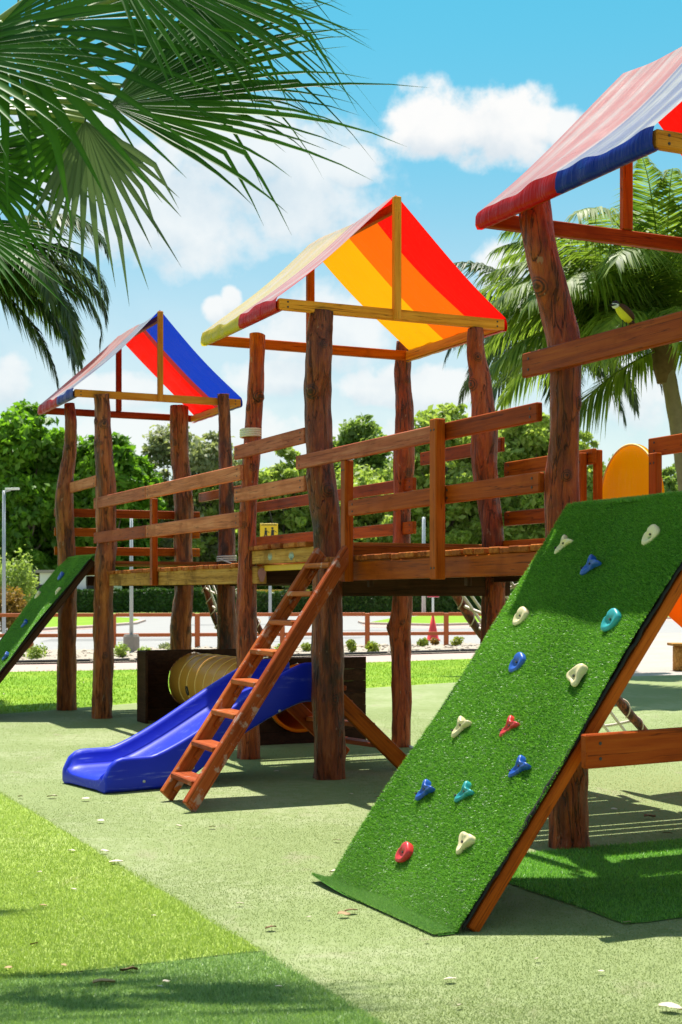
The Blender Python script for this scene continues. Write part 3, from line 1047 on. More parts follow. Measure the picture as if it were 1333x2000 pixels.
board('deck_beam', T1, W(-0.03, 6.0, 1.70), W(-0.03, 7.5, 1.70), 0.12, 0.07, 'wood_red')
board('deck_beam', T1, W(1.47, 6.0, 1.70), W(1.47, 7.5, 1.70), 0.12, 0.07, 'wood_red')
board('joist', T1, W(0.08, 6.05, 1.58), W(1.42, 6.05, 1.58), 0.12, 0.08, 'wood_dark')
board('joist', T1, W(0.08, 7.38, 1.58), W(1.42, 7.38, 1.58), 0.12, 0.08, 'wood_dark')
board('rail', T1, W(-0.17, 5.98, 2.71), W(-0.17, 7.78, 2.71), 0.125, 0.038, 'wood_weathered')
for z in (2.43, 2.19, 1.955):
    board('rail', T1, W(-0.28, 7.56, z), W(1.62, 7.56, z), 0.105, 0.038, 'wood_red')
for z in (2.66, 2.26):
    board('rail', T1, W(1.60, 5.9, z), W(1.60, 7.5, z), 0.115, 0.038, 'wood_red')

# ---------------- near tower
T3 = thing('play_tower', 'nearest play tower at the right edge, blue and red canopy', 'play tower', W(0.7, -3.9), 'canopied log towers')
log_post(T3, 7.9, [(1045, 384, 31), (1046, 430, 31), (1055, 490, 31), (1072, 550, 31), (1089, 610, 32), (1100, 660, 32), (1103, 720, 29), (1103, 800, 28), (1101, 900, 30), (1100, 985, 32), (1104, 1200, 36), (1110, 1400, 37), (1112, 1550, 37), (1113, 1655, 41)], 'log_red', 1.9, [(2.75, -0.4), (3.1, -2.4)])
log_uv(T3, 1.47, -3.2, 3.5, 0.095, 'log_red', 1.0)
log_uv(T3, 0.02, -4.52, 3.45, 0.10, 'log_red', 2.0)
log_uv(T3, 1.47, -4.52, 3.45, 0.10, 'log_brown', 3.0)
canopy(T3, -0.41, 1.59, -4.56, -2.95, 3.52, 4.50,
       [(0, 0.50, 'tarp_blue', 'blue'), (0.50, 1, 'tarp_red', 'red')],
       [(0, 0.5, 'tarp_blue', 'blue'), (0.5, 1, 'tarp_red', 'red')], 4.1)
roof_frame(T3, -0.41, 1.59, -4.56, -2.95, 3.52, 4.50, 'wood_gold', 'wood_red')
deck(T3, -0.10, 1.55, -4.6, -3.14, 1.80)
board('deck_beam', T3, W(-0.06, -4.62, 1.70), W(-0.06, -3.44, 1.70), 0.12, 0.06, 'wood_red')
board('deck_beam', T3, W(1.47, -4.62, 1.70), W(1.47, -3.15, 1.70), 0.12, 0.06, 'wood_red')
board('joist', T3, W(0.12, -3.32, 1.555), W(1.55, -3.32, 1.555), 0.16, 0.08, 'wood_dark')
board('joist', T3, W(0.12, -4.5, 1.555), W(1.42, -4.5, 1.555), 0.16, 0.08, 'wood_dark')
board('rail', T3, W(-0.19, -5.0, 2.675), W(-0.19, -3.10, 2.69), 0.135, 0.042, 'wood_red')
for z in (2.63, 2.24):
    board('rail', T3, W(1.60, -4.6, z), W(1.60, -3.2, z), 0.115, 0.038, 'wood_red')
    board('rail', T3, W(-0.1, -4.66, z), W(1.6, -4.66, z), 0.115, 0.038, 'wood_red')

# ------------------------------------------------------------------ bridges
B1 = thing('plank_bridge', 'long plank bridge between the middle tower and the farthest tower', 'bridge', W(0.7, 3.8), 'plank bridges')
deck(B1, -0.085, 1.5, 1.74, 5.98, 1.68)
board('side_beam', B1, W(-0.02, 1.30, 1.575), W(-0.02, 6.12, 1.585), 0.15, 0.09, 'wood_old_beam')
board('side_beam', B1, W(1.44, 1.62, 1.575), W(1.44, 5.98, 1.585), 0.15, 0.09, 'wood_dark')
board('rail', B1, W(-0.155, 4.12, 2.455), W(-0.155, 6.12, 2.455), 0.128, 0.038, 'wood_weathered')
board('rail', B1, W(-0.155, 1.42, 2.45), W(-0.155, 4.11, 2.452), 0.128, 0.038, 'wood_weathered')
board('rail', B1, W(-0.155, 4.12, 2.055), W(-0.155, 6.12, 2.06), 0.128, 0.038, 'wood_orange', label='bright orange replacement rail')
board('rail', B1, W(-0.155, 1.44, 2.05), W(-0.155, 4.11, 2.055), 0.128, 0.038, 'wood_weathered')
board('rail_post', B1, W(-0.105, 4.05, 1.50), W(-0.105, 4.05, 2.39), 0.085, 0.06, 'wood_red', up=VX)
for z in (2.42, 2.02):
    board('rail', B1, W(1.58, 1.55, z), W(1.58, 5.86, z), 0.115, 0.038, 'wood_red')
board('rail_post', B1, W(1.53, 3.6, 1.55), W(1.53, 3.6, 2.40), 0.085, 0.055, 'wood_red', up=VX)
board('kick_board', B1, W(1.515, 1.7, 1.755), W(1.515, 5.9, 1.755), 0.10, 0.035, 'wood_red')
# paint blotch on the beam's sawn end
bl = [W(-0.02 + 0.035 * math.cos(a) * (1 + 0.2 * math.sin(3 * a)), 1.2975, 1.575 + 0.06 * math.sin(a)) for a in [k * math.pi / 8 for k in range(16)]]
part('paint_blotch', pymesh('paint_blotch', bl, [tuple(range(16))]), 'pink_paint', B1, None, 'pink paint on the sawn beam end')

B2 = thing('plank_bridge', 'plank bridge between the middle tower and the nearest tower', 'bridge', W(0.7, -1.6), 'plank bridges')
deck(B2, -0.085, 1.5, -3.10, 0.0, 1.69)
board('side_beam', B2, W(-0.045, -3.10, 1.585), W(-0.045, -0.14, 1.575), 0.135, 0.05, 'wood_red')
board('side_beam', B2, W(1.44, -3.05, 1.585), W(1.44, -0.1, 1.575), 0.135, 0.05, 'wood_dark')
board('rail', B2, W(-0.16, -2.06, 2.425), W(-0.16, 0.20, 2.425), 0.105, 0.040, 'wood_weathered')
board('rail', B2, W(-0.155, -3.20, 2.425), W(-0.155, -2.07, 2.425), 0.105, 0.040, 'wood_orange')
board('rail', B2, W(-0.155, -2.10, 2.03), W(-0.155, -0.74, 2.02), 0.112, 0.040, 'wood_orange')
board('rail', B2, W(-0.155, -3.22, 2.03), W(-0.155, -2.11, 2.03), 0.112, 0.040, 'wood_orange')
board('rail_post', B2, W(-0.145, -0.66, 1.50), W(-0.145, -0.66, 2.37), 0.078, 0.07, 'wood_red', up=VX)
board('rail_post', B2, W(-0.215, -2.13, 1.50), W(-0.215, -2.13, 2.50), 0.085, 0.07, 'wood_orange', up=VX)
for z in (2.42, 2.02):
    board('rail', B2, W(1.58, -1.26, z), W(1.58, -0.02, z), 0.115, 0.038, 'wood_red')
    board('rail', B2, W(1.58, -3.15, z), W(1.58, -1.91, z), 0.125, 0.038, 'wood_red')
board('rail_post', B2, W(1.525, -1.16, 1.55), W(1.525, -1.16, 2.45), 0.085, 0.055, 'wood_red', up=VX)
board('rail_post', B2, W(1.625, -1.23, 1.55), W(1.625, -1.23, 2.47), 0.06, 0.05, 'wood_orange', up=VX)
board('rail_post', B2, W(1.525, -2.04, 1.55), W(1.525, -2.04, 2.37), 0.085, 0.055, 'wood_red', up=VX)
board('kick_board', B2, W(1.515, -1.24, 1.775), W(1.515, -0.06, 1.775), 0.13, 0.035, 'wood_red')
for v in (-0.7, -2.1):
    board('hanger', B2, W(0.02, v, 1.46), W(0.02, v, 1.54), 0.05, 0.03, 'wood_dark', up=VX)

# ------------------------------------------------------------------ ladder
LD = thing('wooden_ladder', 'steep red-brown wooden ladder leaning against the middle tower', 'ladder', (-1.09, 9.44, 0))
ta, tb = W(-0.16, -0.20, 1.70), W(-0.16, -0.68, 1.70)
ba, bb = G(318, 1566), G(362, 1588)
for (b0, t0) in ((ba, ta), (bb, tb)):
    dr = (t0 - b0).normalized()
    board('stringer', LD, b0 + dr * 0.045 + ZX * 0.0, t0 + dr * 0.03, 0.115, 0.042, 'wood_ladder')
for k in range(8):
    t = (k + 0.85) / 8.25
    a = ba.lerp(ta, t)
    b = bb.lerp(tb, t)
    e = (b - a).normalized()
    board('tread', LD, a + e * 0.022, b - e * 0.022, 0.038, 0.15, 'wood_ladder')
    # carrier blocks under each tread, nailed to the inner faces
    for q, s in ((a, 1), (b, -1)):
        dr = (ta - ba).normalized()
        c = q + e * s * 0.036 - ZX * 0.045 - dr * 0.02
        board('cleat', LD, c - dr * 0.06, c + dr * 0.05, 0.04, 0.026, 'wood_ladder')

# ------------------------------------------------------------------ climbing walls
foliage('blade_flap', (0.05, 0.19, 0.03), (0.28, 0.46, 0.15), 0.25, 0.5, 0.3)


def hold_mesh(kind):
    n = 40
    rs = []
    for k in range(n):
        a = 2 * math.pi * k / n
        if kind == 'fork':
            r = 0.36
            for (c, amp, w) in ((R(235), 0.82, 0.40), (R(112), 0.52, 0.36), (R(15), 0.74, 0.30)):
                da = (a - c + math.pi) % (2 * math.pi) - math.pi
                r += amp * math.exp(-(da / w) ** 2)
        elif kind == 'oval':
            r = 0.80 + 0.10 * math.cos(2 * (a - R(50))) + 0.05 * math.cos(3 * a + 0.5) + 0.03 * math.sin(5 * a)
            da = (a - R(155) + math.pi) % (2 * math.pi) - math.pi
            r -= 0.22 * math.exp(-(da / 0.28) ** 2)
        else:
            r = 0.52
            for (c, amp, w) in ((R(60), 0.52, 0.5), (R(185), 0.36, 0.55), (R(300), 0.34, 0.5)):
                da = (a - c + math.pi) % (2 * math.pi) - math.pi
                r += amp * math.exp(-(da / w) ** 2)
        rs.append(r)
    sz = 0.062
    layers = [(1.02, -0.004), (1.05, 0.010), (1.0, 0.022), (0.88, 0.030), (0.70, 0.030), (0.50, 0.024), (0.25, 0.020)]
    V, F = [], []
    for (s, z) in layers:
        for k in range(n):
            a = 2 * math.pi * k / n
            ss = rs[k] * s if s > 0.6 else (rs[k] * s * 0.6 + 0.4 * 0.6 * s)
            tilt = 0.012 * math.sin(a) * (1 if z > 0.01 else 0)
            V.append(Vector((math.cos(a) * ss * sz, math.sin(a) * ss * sz, z + tilt)))
    for l in range(len(layers) - 1):
        for k in range(n):
            k2 = (k + 1) % n
            F.append((l * n + k, l * n + k2, (l + 1) * n + k2, (l + 1) * n + k))
    F.append(tuple(range((len(layers) - 1) * n, len(layers) * n)))
    return pymesh('hold_' + kind, V, F, True)


HOLD = {k: hold_mesh(k) for k in ('fork', 'oval', 'lobed')}
_hv = [Vector((0.0065 * math.cos(a), 0.0055 * math.sin(a), z)) for z in (-0.004, 0.004) for a in [k * math.pi / 5 for k in range(10)]]
HOLE = pymesh('bolt_hole', _hv, [tuple(range(10, 20))] + [(k, (k + 1) % 10, 10 + (k + 1) % 10, 10 + k) for k in range(10)])


def climbing_wall(label, vf, vn, ub, ut, zt, holds, nblades, flap, seed, railmat='wood_orange'):
    cw = thing('climbing_wall', label, 'climbing wall', W(ub, (vf + vn) / 2), 'turf covered climbing walls')
    p00, p01 = W(ub, vf, 0.0), W(ub, vn, 0.0)
    S = (W(ut, vf, zt) - p00)
    Ls = S.length
    S = S / Ls
    Tn = (p01 - p00)
    Wd = Tn.length
    Tn = Tn / Wd
    Nn = Tn.cross(S)
    if Nn.z < 0:
        Nn = -Nn

    def Q(s, t, n=0.0):
        return p00 + S * s + Tn * t + Nn * n
    # plywood panel and its side rails
    mx = Matrix((S, Tn, Nn)).transposed().to_4x4()
    mx.translation = Q(Ls / 2 + 0.03, Wd / 2, -0.012)
    o = bpy.data.objects.new('panel', boxmesh(Ls - 0.08, Wd - 0.02, 0.02))
    o.data.materials.append(MATS['wood_dark'])
    link(o, cw, 'wood_dark', mx)
    for t in (0.02, Wd - 0.02):
        board('side_rail', cw, Q(0.045, t, -0.052), Q(Ls - 0.02, t, -0.052), 0.058, 0.045, railmat, up=Nn)
    for s in (0.5, 1.1, 1.7):
        board('crossbar', cw, Q(s, 0.05, -0.048), Q(s, Wd - 0.05, -0.048), 0.05, 0.04, 'wood_dark', up=S)
    # turf sheet wrapping over the top and spilling on the ground
    prof = []
    if flap:
        prof += [(-flap, 'g'), (-flap * 0.5, 'g'), (-0.01, 'g')]
    prof += [(0.02 + i * (Ls - 0.05) / 14, 's') for i in range(15)] + [(Ls + 0.0, 's'), (0.10, 'l')]
    nt = 14
    rows = []
    for i, (s, k) in enumerate(prof):
        row = []
        for j in range(nt):
            t = -0.012 + (Wd + 0.024) * j / (nt - 1)
            wv = 0.010 * math.sin(3.1 * s + 7 * t + seed) + 0.005 * math.sin(11 * t + 5 * s)
            if k == 'g':
                g = Q(0, t)
                d = -s
                curl = 0.03 * (1 - j / (nt - 1)) ** 5 * (d / max(flap, 0.01)) ** 2
                row.append(g - UX * (d * (1 + 0.12 * math.sin(5 * t + seed)) * (1.0 if j < nt - 2 else 0.85)) + ZX * (0.010 + 0.003 * math.sin(9 * t) + curl) + VX * 0.0)
            elif k == 's':
                row.append(Q(s, t, 0.014 + wv))
            else:
                row.append(Q(Ls, t, 0.012 + wv) + UX * 0.10 + ZX * 0.02)
        rows.append(row)
    c = rows[0][0].copy()
    V = [p - c for r_ in rows for p in r_]
    F = [(i * nt + j, i * nt + j + 1, (i + 1) * nt + j + 1, (i + 1) * nt + j) for i in range(len(rows) - 1) for j in range(nt - 1)]
    part('turf_cover', pymesh('turf_cover', V, F, True), 'turf_backing', cw, Matrix.Translation(c))
    # black bound edges
    for t in (-0.004, Wd + 0.004):
        V, F = [], []
        pth = []
        for i in range(60):
            s = 0.03 + (Ls - 0.06) * i / 59
            pth.append(Q(s, t + random.uniform(-0.004, 0.004), 0.002 + random.uniform(-0.004, 0.004)))
        tube('turf_edge', cw, pth, [random.uniform(0.007, 0.011) for _ in pth], 'rubber_black', 5)
    # blades
    s = rng.random(nblades) * (Ls + 0.02)
    t = -0.014 + rng.random(nblades) * (Wd + 0.028)
    pts = np.array(p00)[None] + np.outer(s, np.array(S)) + np.outer(t, np.array(Tn)) + np.array(Nn)[None] * (0.012 + 0.010 * np.sin(3.1 * s + 7 * t + seed) + 0.005 * np.sin(11 * t + 5 * s))[:, None]
    # pile combed slightly downhill
    e3 = (Nn - S * 0.25).normalized()
    o = part('turf_pile', blades('turf_pile', pts, 0.010, 0.019, 0.0032, 0.9, '', '', (Tn, S, e3), 1.3), 'blade_wall', cw)
    tag(o, 'dense green turf pile', None, None, 'stuff')
    # lip blades and flap blades
    k = nblades // 14
    a = rng.random(k) * 0.10
    t = rng.random(k) * Wd
    pts = np.array(Q(Ls, 0, 0.012))[None] + np.outer(t, np.array(Tn)) + np.outer(a, np.array(UX)) + np.array([0, 0, 1.0])[None] * (a * 0.2)[:, None]
    o = part('turf_pile', blades('turf_pile', pts, 0.012, 0.026, 0.0034, 0.9, '', '', None, 1.3), 'blade_wall', cw)
    tag(o, 'dense green turf pile folded over the top edge', None, None, 'stuff')
    if flap:
        k = nblades // 12
        sl_ = 0.26 * rng.random(k) ** 2.4 * (0.7 + 0.3 * np.sin(17 * rng.random(k)))
        t = rng.random(k) * Wd
        pts = np.array(p00)[None] + np.outer(sl_, np.array(S)) + np.outer(t, np.array(Tn)) + np.array(Nn)[None] * (0.012 + 0.010 * np.sin(3.1 * sl_ + 7 * t + seed) + 0.005 * np.sin(11 * t + 5 * sl_))[:, None]
        o = part('turf_pile', blades('turf_pile', pts, 0.008, 0.018, 0.0034, 1.0, '', '', (Tn, S, Nn), 1.0), 'blade_flap', cw)
        tag(o, 'worn paler turf pile on the lowest strip of the wall', None, None, 'stuff')
        k = nblades // 6
        a = rng.random(k) ** 0.9 * flap
        t = rng.random(k) * Wd
        pts = np.array(p00)[None] + np.outer(t, np.array(Tn)) - np.outer(a, np.array(UX)) + np.array([0, 0, 1.0])[None] * 0.009
        pts[:, 2] += 0.03 * (1 - t / Wd) ** 5 * (a / flap) ** 2
        o = part('turf_pile', blades('turf_pile', pts, 0.008, 0.018, 0.0034, 1.1, '', '', None, 1.0), 'blade_flap', cw)
        tag(o, 'worn paler turf pile at the foot of the wall', None, None, 'stuff')
    # holds: find where the sight line through each one meets the wall
    C0 = Vector((0, 0, CAMH))
    for (px, py, colr, kind, rot, sc) in holds:
        dv = P(px, py, 1.0) - C0
        lam = (p00 + Nn * 0.02 - C0).dot(Nn) / dv.dot(Nn)
        h = C0 + dv * lam
        X = (Tn * math.cos(R(rot)) + S * math.sin(R(rot)))
        Y = Nn.cross(X)
        sc *= 0.97
        m = Matrix((X * sc, Y * sc, Nn * sc * 0.85)).transposed().to_4x4()
        m.translation = h
        ho = bpy.data.objects.new('hold', HOLD[kind])
        if len(HOLD[kind].materials) == 0:
            HOLD[kind].materials.append(MATS['hold_' + colr])
        link(ho, cw, 'hold_' + colr, m)
        ho['label'] = colr + ' plastic climbing hold'
        spots = {'fork': [(-0.026, -0.038), (0.0, 0.0)], 'oval': [(0.0, 0.0)], 'lobed': [(0.016, 0.030), (0.0, -0.004)]}[kind]
        for (hx, hy) in spots:
            m2 = m @ Matrix.Translation((hx, hy, 0.0215 + 7 * (hx * hx + hy * hy)))
            b = bpy.data.objects.new('bolt_hole', HOLE)
            if len(HOLE.materials) == 0:
                HOLE.materials.append(MATS['hole_dark'])
            link(b, ho, 'hole_dark', m2)
    return cw, Q, Ls, Wd


holds3 = [(1105, 1065, 'cream', 'fork', 0, 1.0), (1275, 1048, 'cream', 'oval', 0, 1.0), (1157, 1105, 'blue', 'fork', -5, 1.0),
          (1020, 1206, 'cream', 'oval', 5, 0.95), (1197, 1214, 'teal', 'oval', 0, 1.05), (1014, 1297, 'blue', 'oval', 0, 1.0),
          (1127, 1323, 'cream', 'lobed', 0, 1.05), (904, 1420, 'cream', 'fork', 10, 1.0), (1000, 1421, 'red', 'fork', 0, 1.0),
          (1019, 1500, 'blue', 'fork', -3, 1.0), (834, 1545, 'blue', 'fork', 0, 1.0), (912, 1550, 'teal', 'fork', -8, 1.0),
          (792, 1668, 'red', 'oval', -10, 1.0), (911, 1648, 'cream', 'lobed', -40, 1.15)]
CW3, Q3, L3, W3 = climbing_wall('large turf climbing wall with fourteen holds at the nearest tower', -3.56, -4.79, -1.58, -0.20, 1.86, holds3, 330000, 0.12, 0.3)
# horizontal brace from the wall to the near tower leg
board('brace', CW3, W(-1.04, -4.90, 0.74), W(0.06, -4.90, 0.76), 0.145, 0.045, 'wood_orange')
holds1 = [(120, 1126, 'blue', 'oval', 0, 1.0), (75, 1163, 'cream', 'oval', 0, 1.0), (114, 1157, 'cream', 'lobed', 0, 1.0),
          (50, 1218, 'blue', 'fork', 0, 1.0), (13, 1282, 'blue', 'fork', 0, 1.0)]
climbing_wall('smaller looking turf climbing wall of the farthest tower at the left edge', 7.30, 6.10, -1.68, -0.20, 1.84, holds1, 90000, 0.0, 1.3, 'wood_dark')

# ------------------------------------------------------------------ blue slide
SB = Vector((-1.87, 10.31, 0))
SA = R(35)
SX = Vector((math.cos(SA), math.sin(SA), 0))
SY = Vector((-math.sin(SA), math.cos(SA), 0))
SL = thing('slide', 'blue plastic slide coming out from under the middle tower', 'slide', SB)
NS = 44
V, F = [], []
half = 0.36
for i in range(NS):
    s = i / (NS - 1)
    x = s * 1.98
    # bed height along the chute
    t = min(1, max(0, (x - 0.38) / 1.30))
    bed = 0.115 + 0.60 * (t * t * (3 - 2 * t) * 0.35 + t * 0.65)
    if x < 0.10:
        bed -= 0.03 * (1 - x / 0.10) ** 2
    rimh = 0.135 + 0.03 * t
    if x < 0.16:
        rimh *= math.sqrt(max(0.04, 1 - ((0.16 - x) / 0.16) ** 2))
    under = 0.0 if x < 0.42 else max(0.0, bed - 0.10 - 0.04 * t)
    under = max(0.0, min(under, bed - 0.06)) if x >= 0.42 else 0.0
    if 0.42 <= x < 0.95:
        under *= (x - 0.42) / 0.53
    rim = bed + rimh
    sec = [(-half + 0.02, under), (-half - 0.012, under + 0.02), (-half - 0.012, rim - 0.03), (-half - 0.004, rim - 0.008), (-half + 0.018, rim), (-half + 0.045, rim - 0.010), (-half + 0.058, rim - 0.035),
           (-half + 0.075, bed + 0.035), (-half + 0.105, bed + 0.010), (-half + 0.16, bed), (0, bed - 0.006)]
    sec = sec + [(-a, b) for a, b in reversed(sec[:-1])]
    sec += [(half * 0.6, under + 0.012), (-half * 0.6, under + 0.012)]
    for (y, z) in sec:
        V.append(SX * x + SY * y + ZX * z)
K = len(sec)
for i in range(NS - 1):
    for k in range(K):
        k2 = (k + 1) % K
        F.append((i * K + k, (i + 1) * K + k, (i + 1) * K + k2, i * K + k2))
F.append(tuple(range(K)))
F.append(tuple(reversed(range((NS - 1) * K, NS * K))))
so_ = part('chute', pymesh('chute', V, F, True), 'slide_blue', SL, Matrix.Translation(SB))
bev = so_.modifiers.new('bevel', 'BEVEL')
bev.width = 0.012
bev.segments = 2
bev.limit_method = 'ANGLE'
bev.angle_limit = R(50)
# seat block, hand grips and steps behind
SP = lambda x, y, z: SB + SX * x + SY * y + ZX * z
board('platform', SL, SP(2.0, -0.30, 0.665), SP(2.0, 0.30, 0.665), 0.04, 0.26, 'wood_ladder')
for y in (-0.42, 0.42):
    board('stringer', SL, SP(1.88, y, 0.66), SP(2.62, y, 0.03), 0.13, 0.04, 'wood_red')
for (x, z) in ((2.05, 0.56), (2.27, 0.37), (2.48, 0.19)):
    board('step', SL, SP(x, -0.40, z), SP(x, 0.40, z), 0.035, 0.14, 'wood_ladder')
for (x_, z_) in ((1.86, 0.66), (1.86, 0.80), (1.45, 0.52), (0.30, 0.07), (0.70, 0.14)):
    tube('bolt', SL, [SP(x_, -0.368, z_), SP(x_, -0.380, z_)], 0.011, 'steel', 8)
tube('grip', SL, [SP(1.70, 0.34, 0.80), SP(1.70, 0.34, 0.90)], [0.03, 0.026], 'slide_blue', 10)

# ------------------------------------------------------------------ crawl tunnel
TN = thing('crawl_tunnel', 'golden ribbed crawl tunnel between two dark plank walls', 'tunnel', W(0.85, 3.9))
TC, TZ, TR = 0.80, 0.435, 0.315
V, F = [], []
nseg, nl = 40, 30
cB = W(TC, 2.38, TZ)
for i in range(nl):
    v = 2.38 + (5.36 - 2.38) * i / (nl - 1)
    for k in range(nseg):
        a = 2 * math.pi * k / nseg
        V.append(W(TC + TR * math.cos(a), v, TZ + TR * math.sin(a)) - cB)
for i in range(nl - 1):
    for k in range(nseg):
        k2 = (k + 1) % nseg
        F.append((i * nseg + k, i * nseg + k2, (i + 1) * nseg + k2, (i + 1) * nseg + k))
tb_ = part('tube', pymesh('tube', V, F, True), 'tube_yellow', TN, Matrix.Translation(cB))
inn = [Vector(v) for v in V]
V2 = []
for i in range(nl):
    v = 2.385 + (5.355 - 2.385) * i / (nl - 1)
    for k in range(nseg):
        a = 2 * math.pi * k / nseg
        V2.append(W(TC + (TR - 0.012) * math.cos(a), v, TZ + (TR - 0.012) * math.sin(a)) - cB)
part('tube_lining', pymesh('tube_lining', V2, [tuple(reversed(f)) for f in F], True), 'tube_orange', TN, Matrix.Translation(cB))


def ring(parent, name, v, r, rr, mat):
    V, F = [], []
    n, m = 44, 6
    c = W(TC, v, TZ)
    for k in range(n):
        a = 2 * math.pi * k / n
        for j in range(m):
            b = 2 * math.pi * j / m
            V.append(UX * ((r + rr * math.cos(b)) * math.cos(a)) + ZX * ((r + rr * math.cos(b)) * math.sin(a)) + VX * (rr * math.sin(b)))
    for k in range(n):
        for j in range(m):
            F.append((k * m + j, ((k + 1) % n) * m + j, ((k + 1) % n) * m + (j + 1) % m, k * m + (j + 1) % m))
    return part(name, pymesh(name, V, F, True), mat, parent, Matrix.Translation(c))


for k in range(10):
    ring(tb_, 'rib', 2.62 + k * 0.265, TR + 0.001, 0.007, 'tube_rib')
ring(TN, 'rim', 2.37, TR - 0.006, 0.016, 'tube_orange')
# vent hole: dark disc bump on the camera side
for vv_ in (4.75,):
    a0 = R(192)
    c = W(TC + (TR + 0.003) * math.cos(a0), vv_, TZ + (TR + 0.003) * math.sin(a0))
    nrm = UX * math.cos(a0) + ZX * math.sin(a0)
    e1 = VX
    e2 = nrm.cross(e1)
    V = [e1 * (0.045 * math.cos(b)) + e2 * (0.055 * math.sin(b)) + nrm * z for z in (-0.006, 0.003) for b in [k * math.pi / 7 for k in range(14)]]
    part('vent_hole', pymesh('vent_hole', V, [tuple(range(14, 28))] + [(k, (k + 1) % 14, 14 + (k + 1) % 14, 14 + k) for k in range(14)]), 'hole_dark', TN, Matrix.Translation(c))


def plank_wall(v, u0, u1, ztop, n, hole, gap=0.0025):
    hh = ztop / n
    th = 0.035
    for k in range(n):
        z0, z1 = k * hh + gap * 0.4, (k + 1) * hh - gap * 0.6
        jit = random.uniform(-0.006, 0.006)
        zs = [z0 + (z1 - z0) * i / 5 for i in range(6)]
        ch = [math.sqrt(max(0.0, hole * hole - (z - TZ) ** 2)) for z in zs]
        pieces = []
        if max(ch) <= 0:
            pieces.append([(u0, u1)] * 6)
        else:
            pieces.append([(u0, TC - c) for c in ch])
            pieces.append([(TC + c, u1) for c in ch])
        for pc in pieces:
            V, F = [], []
            c0 = W(pc[0][0], v, z0)
            for i in range(6):
                a, b = pc[i]
                if b - a < 0.002:
                    b = a + 0.002
                for (uu_, vv_) in ((a, v - th / 2 + jit), (b, v - th / 2 + jit), (b, v + th / 2 + jit), (a, v + th / 2 + jit)):
                    V.append(W(uu_, vv_, zs[i]) - c0)
            for i in range(5):
                for k2 in range(4):
                    F.append((i * 4 + k2, i * 4 + (k2 + 1) % 4, (i + 1) * 4 + (k2 + 1) % 4, (i + 1) * 4 + k2))
            F.append((3, 2, 1, 0))
            F.append((20, 21, 22, 23))
            part('plank', pymesh('plank', V, F), 'wood_dark', TN, Matrix.Translation(c0))
    for u in (u0 + 0.05, u1 - 0.05):
        board('upright', TN, W(u, v + 0.055, 0.0), W(u, v + 0.055, ztop - 0.01), 0.08, 0.05, 'wood_dark', up=UX)


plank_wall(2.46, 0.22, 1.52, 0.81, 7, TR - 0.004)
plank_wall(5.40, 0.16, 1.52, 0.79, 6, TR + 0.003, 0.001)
board('side_board', TN, W(0.13, 5.36, 0.395), W(0.13, 5.05, 0.395), 0.79, 0.035, 'wood_dark')

# ------------------------------------------------------------------ rope nets
def rope_net(label, tl, bl_, tr_, br, nr, nc, lograd):
    t = thing('climbing_net', label, 'climbing net', (tl + tr_) / 2 - ZX * ((tl.z + tr_.z) / 2), 'rope climbing nets')
    for (a, b) in ((tl, bl_), (tr_, br)):
        path = [a.lerp(b, k / 12) + Vector((0.012 * math.sin(k * 1.3), 0.012 * math.cos(k), 0)) for k in range(13)]
        tube('side_log', t, path, [lograd * (0.95 + 0.1 * math.sin(k * 0.9)) for k in range(13)], 'log_dark', 10, wob=0.05)
    for i in range(nr):
        f = (i + 0.5) / nr
        a, b = tl.lerp(bl_, f), tr_.lerp(br, f)
        path = [a.lerp(b, k / 10) - ZX * 0.10 * math.sin(math.pi * k / 10) for k in range(11)]
        tube('cross_rope', t, path, 0.014, 'rope_white', 6)
    for j in range(nc):
        f = (j + 1) / (nc + 1)
        a, b = tl.lerp(tr_, f), bl_.lerp(br, f)
        path = [a.lerp(b, k / 10) - ZX * 0.10 * math.sin(math.pi * f) for k in range(11)]
        tube('long_rope', t, path, 0.014, 'rope_white', 6)
    for (a, b) in ((tl, bl_), (tr_, br)):
        path = []
        dr = (b - a).normalized()
        x = dr.cross(ZX).normalized()
        y = dr.cross(x)
        for k in range(161):
            f = k / 160
            an = f * 2 * math.pi * 9
            path.append(a.lerp(b, 0.06 + 0.88 * f) + x * math.cos(an) * (lograd + 0.007) + y * math.sin(an) * (lograd + 0.007))
        tube('lashing', t, path, 0.007, 'rope', 5)
    return t


rope_net('rope climbing net with two log sides behind the middle tower', W(1.55, 1.05, 1.62), G(1082, 1447), W(1.62, -0.12, 1.62), G(1288, 1468), 8, 6, 0.04)
rope_net('rope climbing net behind the farthest tower', W(1.56, 7.32, 1.62), W(2.18, 7.38, 0.0), W(1.60, 6.15, 1.62), W(2.35, 6.15, 0.0), 7, 5, 0.042)

# ------------------------------------------------------------------ yellow slide
YS = thing('slide', 'yellow slide with an arched panel behind the near bridge', 'slide', W(2.6, -1.85))


